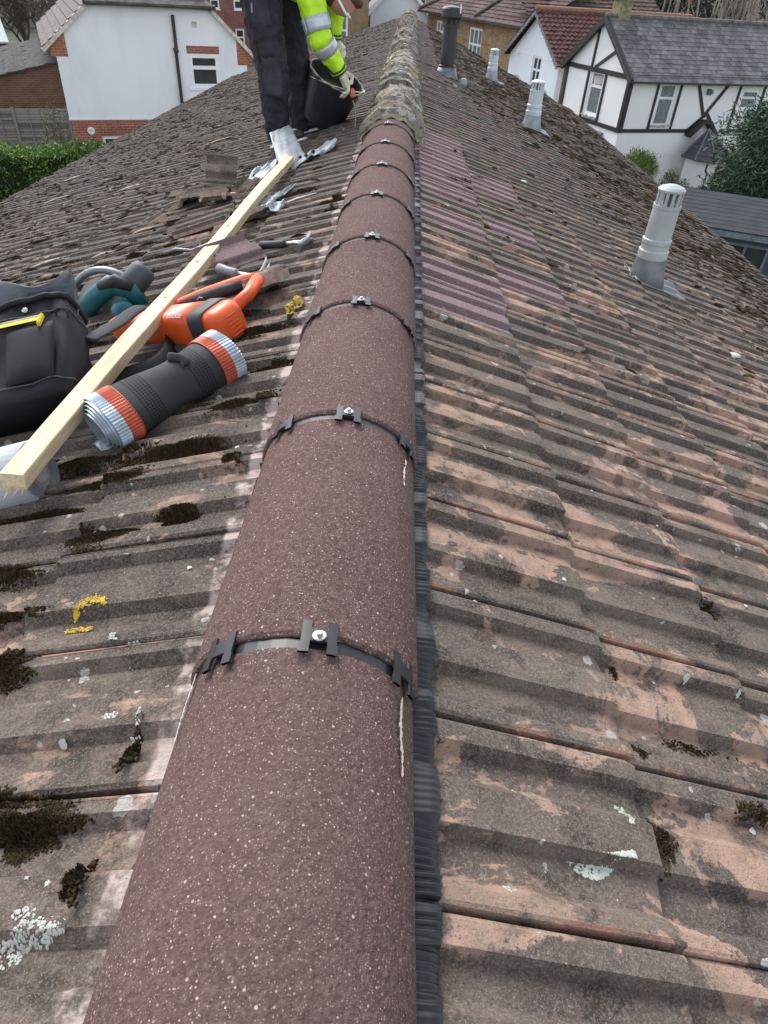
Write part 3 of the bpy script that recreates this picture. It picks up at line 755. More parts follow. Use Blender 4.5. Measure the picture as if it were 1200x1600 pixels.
# ------------------------------------------------------------------ white rendered house on the left (A)
FA = Facade((-6.96, 27.1), (.9063, .4226), -1)
hA = thing('rendered_house', FA(-1.56, 0), 'white rendered gable-ended house beyond the hedge, brick base and black drainpipe', 'house')
M_bA = BR('red_brick', FA, (.46, .13, .065), (.33, .09, .05), (.40, .33, .28))
M_bA2 = mat_brick('soldier_brick', FA.yaw, (.34, .10, .06), (.27, .08, .05), (.33, .27, .22), .999)
topA = lambda u: min(5.85, 4.80 + (u + 4.82) * .77, 4.55 + (1.73 - u) * .88)
b = MB(); wall_with_holes(FA, b, lambda u: min(topA(u) - .05, 5.80), [-4.31, -3.5, -1.95, .30, 1.12], [(-.54, .47, 3.60, 4.58)], 2.68, .25)
FA.rect(b, -4.66, -4.312, 2.68, 4.42, -.25, 0); FA.rect(b, 1.122, 1.44, 2.68, 4.28, -.25, 0)
b.build('wall', M_render, hA, label='white rendered upper wall')
b = MB(); wall_with_holes(FA, b, lambda u: 2.677, [-4.62, 1.42], [(-3.75, -2.62, 0.05, 2.17), (-2.28, -1.5, 1.6, 2.46)], 0, .25)
for o_ in b.v: pass
o = b.build('wall', M_bA, hA, label='red brick ground floor'); 
b = MB(); FA.slab(b, [(-4.82, 4.425), (-4.315, 4.425), (-4.315, topA(-4.315) - .06), (-4.78, 4.74)], -.25, .012); b.build('corbel', M_bA, hA, label='red brick corbel under the left verge'); b = MB(); FA.slab(b, [(1.125, 4.285), (1.62, 4.285), (1.66, 4.5), (1.125, topA(1.125) - .06)], -.25, .012)
b.build('corbel', M_bA, hA, label='red brick corbel under the right verge')
b = MB(); FA.rect(b, -.58, .51, 4.582, 4.80, -.02, .012); b.build('lintel', M_bA2, hA)
for i in range(13):
    b = MB(); FA.rect(b, -3.8 + i * .094, -3.8 + i * .094 + .08, 2.2, 2.44, -.02, .02 + .003 * (i % 2)); b.build('brick', M_bA2, hA)
w_ = window(FA, hA, -.54, .47, 3.60, 4.58, trans=(.60,), frame=.12, depth=.05, label='white window with a top light')
b = MB()
for u in (-.25, -.05, .2, .28): b.lathe([(.03, 0), (.035, .05), (.02, .09), (.0, .1)], FA(u, 3.70, -.16), seg=8)
b.build('ornament', M_white, hA, label='small white ornaments on the window ledge')
window(FA, hA, -3.75, -2.62, 0.06, 2.17, bars=(.5,), frame=.10, sill=False, label='white double patio door'); window(FA, hA, -2.28, -1.5, 1.6, 2.46, frame=.09, label='small white window')
b = MB(); b.tube([FA(-.92, 5.62, .07), FA(-.92, 4.72, .07), FA(-.94, 4.62, .09), FA(-.94, .1, .09)], .055, 10); b.build('drainpipe', M_pipe, hA)
b = MB(); b.lathe([(.075, 0), (.085, .05), (.075, .1)], FA(-.93, 4.6, .08), seg=10); b.tube([FA(-.92, 4.64, .08), FA(-1.02, 4.72, .08)], .03, 6); b.build('pipe_joint', M_pipe, hA)
b = MB(); b.lathe([(.12, 0), (.12, .03), (.09, .05), (.06, .05), (.05, .01)], FA(-4.06, 2.33, .0), FA.n, 18); b.build('wall_vent', M_white, hA, label='round white wall vent')
b = MB(); FA.rect(b, -.32, -.16, 5.30, 5.46, 0, .02); b.build('air_brick', simple('buff_vent', (.5, .46, .4), .9), hA)
b = MB(); FA.rect(b, -4.68, 1.44, 2.655, 2.70, .002, .03); b.build('render_bead', M_white, hA)
DA = 9.0
for sgn, (ue, ze), (ur, zr), nm in ((1, (-5.0, 4.66), (-1.56, 7.35), 'left'), (-1, (1.9, 4.40), (-1.56, 7.35), 'right')):
    FS = Facade(FA(ue, 0, .15), -FA.n, 1); ort = Vector((FA.d.x, FA.d.y, 0)) * sgn
    FS.n = ort
    tcut = (5.9 - ze) / (zr - ze); w1 = abs(ur - ue)
    # lower part full depth, upper part starts back behind the half hip
    pantile_roof(FS, hA, 0, DA, 0, ze, w1 * tcut, 5.9, M_lichtile, course=.28, wave=9, seg=30)
    pantile_roof(FS, hA, 0.0, DA, w1 * tcut, 5.9, w1, zr, M_lichtile, course=.28, wave=9, seg=30, hip0=1.9)
FH = Facade(FA(0, 0, .35), FA.d, 1); FH.n = -FA.n * 1
pantile_roof(FH, hA, -3.55, .42, 0, 5.86, 2.0, 7.35, M_lichtile, course=.28, wave=9, seg=30, hip0=1.9, hip1=1.9)
b = MB()
FA.bar(b, (-3.6, 5.86), (.45, 5.86), .12, -.05, .34); b.build('gutter', M_pipe, hA, label='dark gutter under the half hip')
b = MB(); FA.bar(b, (-5.02, 4.58), (-3.5, 5.80), .11, -.05, .16); b.build('bargeboard', simple('cream_board', (.55, .5, .42), .7), hA); b = MB(); FA.bar(b, (.33, 5.78), (1.92, 4.33), .11, -.05, .16); b.build('bargeboard', simple('cream_board', (.55, .5, .42), .7), hA)
b = MB(); FA.rect(b, -4.5, 1.3, 0, 4.5, -DA, -.26); b.build('wall', M_render, hA)
b = MB(); FA.bar(b, (1.75, 4.5), (3.2, 3.7), .05, .15, .2); b.build('cable', M_pipe, hA)

# outhouse, fence and hedge to its left
FO = Facade(FA.P + Vector((-.6 + -6.3, 1.0 + .6, 0)), (.9063, .4226), -1)
FO = Facade((-13.53, 30.1), (.9063, .4226), -1)
hO = thing('brick_outhouse', FO(-3, 0), 'brown brick outhouse with a sloping dark roof, left of the white rendered house', 'outhouse')
b = MB(); FO.slab(b, [(-5.5, 0), (1.4, 0), (1.4, 3.95), (-2, 3.24), (-5.5, 2.5)], -4, 0); b.build('wall', BR('outhouse_brick', FO, (.22, .105, .06), (.17, .075, .045), (.22, .17, .13)), hO)
b = MB()
for i in range(6):
    o0 = .25 - i * .38
    u0_, z0_, u1_, z1_ = -5.7, 2.48, 1.45, 4.0
    for j in range(20):
        f0, f1 = j / 20, (j + 1) / 20 - .0006; uu0, uu1 = u0_ + (u1_ - u0_) * f0, u0_ + (u1_ - u0_) * f1; za, zb = z0_ + (z1_ - z0_) * f0, z0_ + (z1_ - z0_) * f1; up = .02 * rnd.random()
        lift = .10 * i
        b.prism([FO(uu0, za + lift + .03 * (j % 2), o0), FO(uu1, zb + lift, o0), FO(uu1, zb + lift + .12 + up, o0 - .44), FO(uu0, za + lift + .12 + up, o0 - .44)], (0, 0, .05))
o = b.build('roof_tile', simple('dark_roof', (.05, .048, .046), .85, var=.5, scale=7), hO); o['kind'] = 'stuff'
M_fbs = [mat_wood('fence_board_%s' % n_, tuple(x * f for x in (.17, .155, .135)), tuple(x * f for x in (.27, .25, .22))) for n_, f in (('dark', .7), ('mid', 1.0), ('pale', 1.35))]
FF_ = Facade((-13.12, 29.19), (.9063, .4226), -1)
fn_ = thing('timber_fence', FF_(-2, 0), 'weathered grey timber fence panels beside the brick outhouse, above the hedge', 'fence')
for p_ in range(3):
    ua = .05 - 1.9 * (p_ + 1) + .1; ub = ua + 1.78
    bo = MB(); FF_.rect(bo, ub + .01, ub + .11, 0, 2.42 - .05 * p_, -.06, .06); bo.build('post', M_fence, fn_)
    for q in range(13):
        z = 1.12 + q * .098; bo = MB(); FF_.bar(bo, (ua, z + rnd.gauss(0, .006)), (ub, z + rnd.gauss(0, .006)), .084, -.02 - .02 * (q % 2), .0 + .012 * rnd.random() - .02 * (q % 2)); bo.build('board', rnd.choice(M_fbs), fn_)
    for uu in (ua + .45, ua + .9, ua + 1.35): bo = MB(); FF_.rect(bo, uu - .02, uu + .02, 1.1, 2.36, .012, .04); bo.build('batten', M_fence, fn_)
    bo = MB(); FF_.rect(bo, ua, ub, 1.0, 1.1, -.03, .05); bo.build('rail', M_fence, fn_)
    bo = MB(); FF_.rect(bo, ua, ub, .1, .98, -.03, .0); bo.build('gravel_board', M_fence, fn_)

def leaves(name, mat, par, centers, radii, n, size, wloc, label=None, stretch=(1, 1, 1), up=0.0, aspect=.45, tone=(.45, .25), kind=None, droop=0.0):
    C_ = np.array(centers, float); R_ = np.array(radii, float); k = NR.choice(len(C_), n, p=R_ ** 2 / (R_ ** 2).sum())
    d = NR.normal(0, 1, (n, 3)); d /= np.linalg.norm(d, axis=1)[:, None]; rr = NR.random(n) ** .28 * (1 + NR.normal(0, .12, n))
    P = C_[k] + d * (R_[k] * rr)[:, None] * np.array(stretch)
    a = d * .8 + NR.normal(0, .6, (n, 3)); a[:, 2] += up - droop; a /= np.linalg.norm(a, axis=1)[:, None]
    t_ = np.cross(a, NR.normal(0, 1, (n, 3))); t_ /= np.linalg.norm(t_, axis=1)[:, None]
    s_ = (size * NR.uniform(.6, 1.4, n))[:, None]
    V = np.stack([P - t_ * s_ * aspect * .5, P + a * s_ * .5 - t_ * s_ * aspect * .1, P + a * s_ * 1.1, P + a * s_ * .45 + t_ * s_ * aspect * .5], 1).reshape(-1, 3) - np.array(wloc)
    ct = NR.normal(tone[0], tone[1], len(C_)); T = np.repeat(np.clip(ct[k] + NR.normal(0, .15, n), 0, 1), 4)
    o = inst(name, mesh_np(name, V, np.arange(n * 4).reshape(n, 4), mat, tone=T), wloc, par, label=label)
    if kind: o['kind'] = kind
    return o
M_hedge = mat_leaf('hedge_leaf', (.06, .14, .02), (.21, .34, .06)); M_con = mat_leaf('conifer_leaf', (.02, .058, .03), (.09, .165, .075)); M_bush = mat_leaf('bush_leaf', (.07, .13, .02), (.22, .29, .07))
M_bark = simple('bark', (.10, .08, .06), .9, var=.35); M_paleb = simple('pale_bark', (.23, .20, .165), .9, var=.3, scale=2); M_wood_far = mat_leaf('winter_twigs', (.035, .032, .024), (.10, .088, .065)); M_ever = mat_leaf('dark_evergreen', (.012, .02, .009), (.035, .05, .022))
FHd = Facade((-8.45, 18.13), (.9063, .4226), -1)
hd = thing('hedge', FHd(-2.5, 0), 'clipped green hedge running below the timber fence, left of the roof', 'hedge')
b = MB(); FHd.rect(b, -9, 3.0, 0, 3.02, -1.0, -.05); o = b.build('stem_mass', simple('hedge_core', (.012, .02, .006), .95), hd)
n = 52000; u = NR.uniform(-9, 3.1, n); face = NR.random(n) < .55
oo = np.where(face, NR.normal(0, .05, n), NR.uniform(-1.1, .02, n)); zz = np.where(face, NR.uniform(.5, 3.12, n), 3.08 + NR.normal(0, .05, n)) + .05 * np.sin(u * 3)
oo = oo + .06 * np.sin(u * 5 + zz * 4)
P = np.array([list(FHd.P)]) + np.outer(u, list(FHd.d)) + np.outer(oo, list(FHd.n)) + np.outer(zz, [0, 0, 1])
a = NR.normal(0, .6, (n, 3)) + np.array(list(FHd.n)) * .6 + np.array([0, 0, .4]); a /= np.linalg.norm(a, axis=1)[:, None]; t_ = np.cross(a, NR.normal(0, 1, (n, 3))); t_ /= np.linalg.norm(t_, axis=1)[:, None]
s_ = NR.uniform(.04, .10, n)[:, None]; V = np.stack([P - t_ * s_ * .25, P + a * s_, P + t_ * s_ * .25, P - a * s_ * .2], 1).reshape(-1, 3)
wl = np.array(list(FHd(-2.5, 1.5))); T = np.repeat(np.clip(.45 + .3 * np.sin(u * 2.1 + zz * 3) + NR.normal(0, .25, n), 0, 1), 4)
o = inst('foliage', mesh_np('foliage', V - wl, np.arange(4 * n).reshape(n, 4), M_hedge, tone=T), wl, hd)

# ------------------------------------------------------------------ half-timbered cottage (B)
PB = (8.858, 31.789); FB = Facade(PB, (.9326, .361), -1); FG = Facade(PB, (-.361, .9326), 1)
hB = thing('timbered_cottage', FB(4, 0, -2.4), 'black and white half-timbered cottage with slate roof and turret porch', 'house')
LB = 14.0; WB = 4.75; EB = 4.45; PKB = 6.12
b = MB(); wall_with_holes(FB, b, lambda u: EB, [0, LB], [(1.55, 2.40, 2.66, 4.2), (5.85, 6.75, 3.3, 4.03), (1.38, 2.35, .75, 1.62), (9.5, 10.4, 2.66, 4.1)], 0, .3); b.build('wall', M_render2, hB, label='white front wall')
b = MB(); wall_with_holes(FG, b, lambda u: EB + (PKB - EB) * (1 - abs(u - 2.375) / 2.375) - .03, [.3, 2.375, WB], [(1.80, 2.80, 2.72, 4.33)], 0, .3); b.build('wall', M_render2, hB, label='white gable wall')
b = MB(); FB.rect(b, .3, LB, 0, EB, -4.7, -4.4); FB.rect(b, LB - .3, LB, 0, EB, -4.4, -.301); b.build('wall', M_render2, hB)
def timber(F, nm, p, q, wd, o=.045): b = MB(); F.bar(b, p, q, wd, .003, o); return b.build(nm, M_timber, hB)
timber(FB, 'beam', (.0, 4.36), (LB, 4.36), .22, .06); timber(FB, 'beam', (.0, 2.50), (3.45, 2.50), .13); timber(FB, 'beam', (5.2, 2.50), (LB, 2.50), .13)
timber(FB, 'post', (.06, 2.43), (.06, 4.25), .17, .052)
for u in (1.40, 2.55, 5.62, 6.95, 9.3, 10.6, 12): timber(FB, 'post', (u, 2.57), (u, 4.25), .10)
timber(FB, 'brace', (3.45, 2.50), (4.25, 3.15), .12, .048); timber(FB, 'brace', (4.25, 3.15), (4.95, 2.50), .12, .049); timber(FB, 'brace', (3.36, 4.25), (4.1, 3.04), .12, .05); timber(FB, 'brace', (4.98, 4.25), (4.1, 3.04), .12, .051)
timber(FB, 'brace', (8.3, 4.25), (7.2, 2.57), .12, .047)
timber(FG, 'beam', (-.04, 4.36), (WB + .04, 4.36), .17, .06); timber(FG, 'beam', (-.04, 2.50), (WB, 2.50), .16)
for u in (.05, 1.66, 2.96, WB - .08): timber(FG, 'post', (u, 2.58), (u, 4.27), .12 if u > .1 else .18, .052)
timber(FG, 'post', (2.85, 4.44), (2.80, 5.78), .12, .05); timber(FG, 'brace', (2.6, 4.44), (1.15, 5.20), .12, .048)
b = MB()
for sg in (0, 1):
    ua, ub = (-.28, 2.375) if sg == 0 else (WB + .28, 2.375); b = MB(); FG.bar(b, (ua, 4.24), (ub, PKB + .0), .24, .10 + .002 * sg, .22 + .002 * sg); b.build('bargeboard', M_timber, hB)
window(FB, hB, 1.55, 2.40, 2.66, 4.2, trans=(.66,), frame=.10, curtain=True, label='tall white window with net curtain'); window(FB, hB, 5.85, 6.75, 3.3, 4.03, trans=(.6,), frame=.09, curtain=True); window(FB, hB, 9.5, 10.4, 2.66, 4.1, trans=(.66,), frame=.1, curtain=True)
window(FB, hB, 1.38, 2.35, .75, 1.62, bars=(.5,), frame=.08); window(FG, hB, 1.80, 2.80, 2.72, 4.33, trans=(.66,), frame=.11, curtain=True, label='tall white gable window with net curtain')
for F_, ua, ub in ((FB, 1.5, 2.45), (FG, 1.8, 2.8)):
    b = MB()
    for i in range(16): b.lathe([(.04, 0), (.05, .05), (.0, .09)], F_(ua + (ub - ua) * i / 15, 2.62 + rnd.uniform(0, .05), .07), seg=5)
    b.build('window_box', simple('pale_flowers', (.45, .42, .40), .9, var=.5, scale=30), hB, label='window box of pale flowers')
b = MB(); b.tube([FB(3.95, 4.0, .02), FB(3.95, 4.0, .2)], .05, 8); b.sphere(FB(3.95, 3.95, .24), .09, 10, 6); FB.rect(b, 3.95, 4.15, 3.82, 4.02, 0.003, .06); b.build('wall_lamp', M_lead, hB)
# slates laid one by one
ridge_o = -2.375; eave_o = .30; eave_z = EB + .02 - .21 * .0
Ls = math.hypot(eave_o - ridge_o, PKB + .06 - 4.24); dS = Vector((0, 0, 0)); e0 = FB(0, 4.26, eave_o); r0 = FB(0, PKB + .08, ridge_o); ds = (r0 - e0).normalized(); nS = FB.d.cross(ds).normalized()
if nS.z < 0: nS = -nS
rows = 14; gs = Ls / rows; sv = [(-.142, 0, .012), (.142, 0, .012), (.142, gs * 1.25, -.004), (-.142, gs * 1.25, -.004), (-.142, 0, .0), (.142, 0, .0)]
Rs = Matrix((FB.d, ds, nS)).transposed(); smesh = []
for i in range(8):
    jit = [(a + NR.normal(0, .004), b_ + (NR.normal(0, .008) if k in (0, 1, 4, 5) else 0), c + NR.normal(0, .002)) for k, (a, b_, c) in enumerate(sv)]
    V = np.array([list(Rs @ Vector(v)) for v in jit]); smesh.append(mesh_np('slate', V, [(0, 1, 2, 3), (4, 5, 1, 0)], M_slate2, tone=np.full(6, NR.random())))
b = MB(); b.prism([e0 + FB.d * -.22 - nS * .02, e0 + FB.d * (LB + .2) - nS * .02, r0 + FB.d * (LB + .2) - nS * .02, r0 + FB.d * -.22 - nS * .02], -nS * .05)
bk = FB(0, 4.26, -4.75 - .3); b.prism([bk + FB.d * -.22, bk + FB.d * (LB + .2), r0 + FB.d * (LB + .2) - nS * .021, r0 + FB.d * -.22 - nS * .021], Vector((0, 0, -.05))); rB = b.build('roof', M_slate, hB, label='dark slate roof')
cnt = 0; SV = []; SF = []; ST = []; so_ = 0
for j in range(27):
    for i in range(rows):
        u = -.08 + j * .30 + (.15 if i % 2 else 0) + rnd.gauss(0, .004)
        P_ = e0 + FB.d * u + ds * (gs * i) + nS * .006
        if cnt < 300 and i < rows: 
            o = inst('slate', rnd.choice(smesh), P_, rB, None); cnt += 1
        else:
            V = np.array([list(Rs @ Vector(v)) for v in sv]) + np.array(P_); SV.append(V); SF += [(so_, so_ + 1, so_ + 2, so_ + 3), (so_ + 4, so_ + 5, so_ + 1, so_)]; so_ += 6; ST += [rnd.random()] * 6
for j in range(27, 48):
    for i in range(rows):
        P_ = e0 + FB.d * (-.08 + j * .3 + (.15 if i % 2 else 0)) + ds * (gs * i) + nS * .006; V = np.array([list(Rs @ Vector(v)) for v in sv]) + np.array(P_); SV.append(V); SF += [(so_, so_ + 1, so_ + 2, so_ + 3), (so_ + 4, so_ + 5, so_ + 1, so_)]; so_ += 6; ST += [rnd.random()] * 6
c_ = np.array(r0); o = inst('slate', mesh_np('slate', np.concatenate(SV) - c_, SF, M_slate2, tone=np.array(ST)), c_, rB); o['kind'] = 'stuff'
for j in range(31): b = MB(); p_ = r0 + FB.d * (-.2 + j * .46); b.tube([p_ + Vector((0, 0, .02)), p_ + FB.d * .45 + Vector((0, 0, .02 + .01 * (j % 2)))], .10, 8); b.build('ridge_tile', M_lichtile, rB)
b = MB(); FB.rect(b, -.2, LB + .2, 4.20, 4.27, eave_o + .0, eave_o + .10); b.build('gutter', M_pipe, hB)
# chimney at the gable end
b = MB(); p_ = FB(.6, 0, -2.5); b.box((p_.x, p_.y, 6.2), (.55, .55, 1.1), euler_m(0, 0, FB.yaw)); b.box((p_.x, p_.y, 6.78), (.65, .65, .1), euler_m(0, 0, FB.yaw)); ch_ = b.build('chimney', simple('chimney_brick', (.22, .19, .11), .9, var=.4, scale=9), rB)
b = MB(); b.lathe([(.13, 0), (.10, .3), (.11, .7)], (p_.x, p_.y, 6.83), seg=12); b.build('chimney_pot', simple('buff_pot', (.45, .32, .2), .9), rB)
# turret porch: octagonal slate cap
b = MB(); pc = FB(4.15, 0, 1.0); ap = FB(4.15, 2.62, .55); ring = [pc + Vector((math.cos(q) * 1.15, math.sin(q) * 1.15, 1.62)) for q in [FB.yaw + math.pi / 8 + i * math.pi / 4 for i in range(8)]]
prc = b
for i in range(8):
    p, q = ring[i], ring[(i + 1) % 8]
    for r_ in range(6):
        f0, f1 = r_ / 6, (r_ + 1) / 6; prc.add([p.lerp(ap, f0) + Vector((0, 0, .03)), q.lerp(ap, f0) + Vector((0, 0, .03)), q.lerp(ap, f1), p.lerp(ap, f1), p.lerp(ap, f0), q.lerp(ap, f0)], [(0, 1, 2, 3), (4, 5, 1, 0)])
prc.add(ring, [tuple(range(8))]); prc.build('porch_roof', M_slate2, hB, label='eight-sided slate cap over the porch', fix=False)
for i in range(8): b = MB(); b.tube([ring[i] + Vector((0, 0, .03)), ap + Vector((0, 0, .03))], .035, 6); b.build('hip_roll', M_lead, hB)
timber(FB, 'brace', (3.45, 2.34), (4.0, 2.86), .14, .35); timber(FB, 'brace', (4.0, 2.862), (4.35, 2.86), .14, .352); timber(FB, 'brace', (4.35, 2.858), (4.9, 2.34), .14, .354)
b = MB()
b.prism([pc + (q - pc - Vector((0, 0, 1.62))) * .80 for q in ring], (0, 0, 1.60))
b.build('porch_wall', M_render2, hB)
b = MB(); FB.rect(b, 3.95, 4.65, -.0, 1.45, 1.86, 1.95); dr_ = b.build('door', simple('brown_door', (.10, .028, .016), .5, var=.2), hB, label='panelled red-brown front door')
for i in range(2):
    for j in range(3): b = MB(); FB.rect(b, 4.02 + i * .31, 4.26 + i * .31, .12 + j * .44, .44 + j * .44, 1.951, 1.97); b.build('door_panel', simple('brown_door_panel', (.12, .035, .02), .5), dr_)
b = MB(); b.tube([FB(3.35, 1.6, 1.95), FB(3.35, 1.35, 1.95), FB(3.5, 1.2, 1.93), FB(3.5, .1, 1.93)], .04, 8); b.build('drainpipe', M_pipe, hB)
# small lean-to slate roof near the gable base
b = MB(); b.prism([FG(3.2, 2.2, .02), FG(1.0, 2.2, .02), FG(.8, 1.5, 1.3), FG(3.2, 1.5, 1.3)], (0, 0, .06)); b.build('lean_to_roof', M_slate, hB); b = MB(); FG.rect(b, .9, 3.2, 0, 1.5, .003, 1.2); b.build('wall', M_render2, hB)

# ------------------------------------------------------------------ white cottage with red roof (C)
PC_ = (6.958, 37.358); FC = Facade(PC_, (-.361, .9326), 1); FCs = Facade(PC_, (.9326, .361), -1)
hC = thing('white_cottage', FC(2.4, 0, -3), 'white gabled cottage with a red pantile roof and scalloped grey bargeboards', 'house')
pkC = 6.1; wC = 4.9
b = MB(); wall_with_holes(FC, b, lambda u: 4.22 + (pkC - 4.32) * (1 - abs(u - 2.45) / 2.45), [0, 2.4, wC], [(1.65, 2.50, 2.1, 4.34)], 0, .3); b.build('wall', M_render3, hC)
b = MB(); FCs.rect(b, .01, 9, 0, 4.4, -.3, -.01); FCs.rect(b, .01, 9, 0, 4.4, -4.9, -4.6); b.build('wall', BR('brown_brick_side', FCs, (.20, .13, .075), (.16, .10, .06)), hC, label='brown brick side wall')
window(FC, hC, 1.65, 2.50, 2.1, 4.34, bars=(.5,), trans=(.33, .5, .75), frame=.10, label='tall narrow white sash window')
for sg, (oe, orr) in enumerate(((.35, -2.45), (-5.25, -2.45))): pantile_roof(FCs, hC, -.35, 9.2, oe, 4.15, orr, pkC + .05, M_redtile, course=.26, wave=.26, label='red pantile roof')
b = MB()
for sg in (0, 1):
    ua = -.35 if sg == 0 else wC + .35; n = 15
    for i in range(n):
        f0, f1 = i / n, (i + 1) / n; p = (ua + (2.42 - ua) * f0, 4.18 + (pkC - 4.18) * f0); q = (ua + (2.42 - ua) * f1, 4.18 + (pkC - 4.18) * f1); m_ = ((p[0] + q[0]) / 2, (p[1] + q[1]) / 2 - .20)
        FC.slab(b, [p, q, (q[0], q[1] - .13), m_, (p[0], p[1] - .13)], .28 + .002 * sg, .34 + .002 * sg)
b.build('bargeboard', simple('grey_board', (.17, .18, .20), .8), hC)
for j in range(18): b = MB(); p_ = FCs(-.3 + j * .5, pkC + .08, -2.45); b.tube([p_, p_ + FCs.d * .49], .12, 8); b.build('ridge_tile', simple('terracotta_ridge', (.24, .13, .085), .85) if j == 0 else bpy.data.materials['terracotta_ridge'], hC)
b = MB(); FC.rect(b, 3.9, 4.1, 4.3, 4.42, .0, .12); FC.bar(b, (.1, 4.25), (4.7, 4.38), .02, .003, .02); b.build('alarm_box', M_white, hC, label='white alarm box and cable')
b = MB(); b.tube([FC(3.75, 2.2, .1), FC(3.7, 3.0, .12)], .025, 6); b.lathe([(.12, 0), (.14, .25), (.1, .4)], FC(3.7, 3.0, .15), seg=8); b.build('wall_lantern', M_grey, hC)

# ------------------------------------------------------------------ yellow brick house (D)
PD = (5.9, 44.6); FD = Facade(PD, (-.361, .9326), 1); FDs = Facade(PD, (.9326, .361), -1)
hD = thing('yellow_brick_house', FD(6.5, 0, -3), 'yellow stock-brick house with a brown tiled roof, behind the black vent pipe', 'house')
holes = [(10.15, 11.75, 4.2, 4.84), (4.65, 6.45, 3.3, 4.82)]
b = MB(); wall_with_holes(FD, b, lambda u: 5.4, [-1.6, 13.4], holes, 0, .3); b.build('wall', BR('yellow_brick', FD, (.38, .25, .12), (.19, .115, .055), (.33, .27, .2)), hD)
for a in holes:
    b = MB(); FD.rect(b, a[0] - .15, a[1] + .15, a[3], a[3] + .22, -.02, .03); b.build('lintel', mat_brick('red_lintel', FD.yaw, (.36, .13, .07), (.30, .10, .055), (.3, .22, .16)), hD)
    b = MB(); FD.rect(b, a[0] - 1.2, a[0] - .16, (a[2] + a[3]) / 2, (a[2] + a[3]) / 2 + .1, -.02, .012); FD.rect(b, a[1] + .16, a[1] + 1.0, (a[2] + a[3]) / 2, (a[2] + a[3]) / 2 + .1, -.02, .012); b.build('brick_band', simple('red_band', (.28, .11, .06), .9), hD)
window(FD, hD, *holes[0], bars=(.33, .66), frame=.12, curtain=True); window(FD, hD, *holes[1], bars=(.33, .66), trans=(.45,), frame=.12, curtain=True, label='white sash window in three lights')
pantile_roof(FD, hD, -2.0, 14.0, .45, 5.25, -4.2, 7.9, M_browntile, course=.32, wave=.36, seg=2, hip1=4.2)
pantile_roof(FDs, hD, -.35, 8.5, .45 + 1.6, 5.25, -4.2 + 1.6, 7.9, M_browntile, course=.32, wave=.36, seg=2)
b = MB(); FD.rect(b, -2.0, 14.0, 5.16, 5.28, .40, .55); b.build('gutter', M_pipe, hD)
b = MB(); b.tube([FD(13.9, 5.36, .5), FD(9.8, 7.98, -4.2)], .10, 6); b.tube([FD(5.2, 5.4, .42), FD(4.7, 7.9, -4.0)], .09, 6); b.build('hip_roll', M_lichtile, hD)
b = MB(); FD.rect(b, -1.6, 13.4, 0, 5.2, -8, -.31); b.build('wall', bpy.data.materials['yellow_brick'], hD)
# dormant rendered flank beyond its left end
hE2 = thing('grey_flank_building', (1.2, 62, 0), 'plain grey rendered wall glimpsed just beyond the end of the roof ridge', 'building')
b = MB(); b.box((1.7, 62, 3.6), (1.6, 4, 7.2)); b.build('wall', simple('grey_render', (.30, .29, .27), .9, scale=1), hE2); b = MB(); b.box((1.7, 59.97, 4.4), (1.0, .1, .18)); b.build('sill', M_white, hE2)

# ------------------------------------------------------------------ far houses at the top of the picture
FE = Facade((-3.0, 58.5), (1, .1), -1)
hE = thing('white_gabled_house', FE(1.5, 0, -3), 'small white gabled house with grey roof edges, beyond the left of the ridge end', 'house')
b = MB(); wall_with_holes(FE, b, lambda u: 4.9 + 2.1 * (1 - abs(u - 2.1) / 2.1), [.05, 2.1, 4.2], [(.65, 1.6, 3.7, 4.4)], 0, .3); b.build('wall', M_render3, hE)
window(FE, hE, .65, 1.6, 3.7, 4.4, bars=(.5,), frame=.1)
b = MB()
for sg in (0, 1):
    ua = -.25 if sg == 0 else 4.45; b.prism([FE(ua, 4.7, .3), FE(2.1, 7.1, .3), FE(2.1, 7.1, -6), FE(ua, 4.7, -6)], (0, 0, .1))
b.build('roof', M_slate, hE); b = MB(); FE.bar(b, (-.25, 4.66), (2.1, 7.06), .2, .303, .36); FE.bar(b, (4.45, 4.66), (2.1, 7.06), .2, .301, .357); b.build('bargeboard', M_white, hE)
hE3 = thing('brown_roofed_house', (.3, 66, 0), 'house whose brown tiled roof rises just left of the ridge end', 'house')
F3 = Facade((-1.6, 64), (1, .1), -1); b = MB(); F3.rect(b, 0, 2.9, 0, 4.3, -6, 0); b.build('wall', M_brown, hE3)
pantile_roof(F3, hE3, 0, 2.95, .3, 4.2, -4, 8.0, simple('maroon_tile', (.10, .05, .05), .85, var=.3), course=.4, wave=.4, seg=2)
FY = Facade((-4.9, 54), (1, .12), -1)
hF = thing('yellow_brick_villa', FY(0.6, 0, -3), 'yellow brick house end with one tall white window, right of the worker', 'house')
b = MB(); wall_with_holes(FY, b, lambda u: 6.9, [-.9, 2.05], [(.15, .72, 3.1, 4.9)], 0, .3); FY.rect(b, -.9, 2.05, 0, 6.9, -6, -.31); b.build('wall', BR('stock_brick', FY, (.30, .20, .10), (.24, .15, .07), (.28, .22, .16)), hF)
window(FY, hF, .15, .72, 3.1, 4.9, trans=(.5,), frame=.12, curtain=True); b = MB(); FY.rect(b, .05, .82, 4.9, 5.25, -.02, .03); b.build('lintel', simple('red_lintel_far', (.33, .09, .05), .9), hF)
b = MB(); b.tube([FY(-.75, 0, .08), FY(-.75, 6.8, .08)], .08, 8); b.build('drainpipe', simple('red_brown_pipe', (.10, .03, .02), .6), hF); b = MB(); b.prism([FY(-1.2, 6.8, .4), FY(2.3, 6.8, .4), FY(2.3, 8.6, -3), FY(-1.2, 8.6, -3)], (0, 0, .1)); b.build('roof', M_slate, hF)
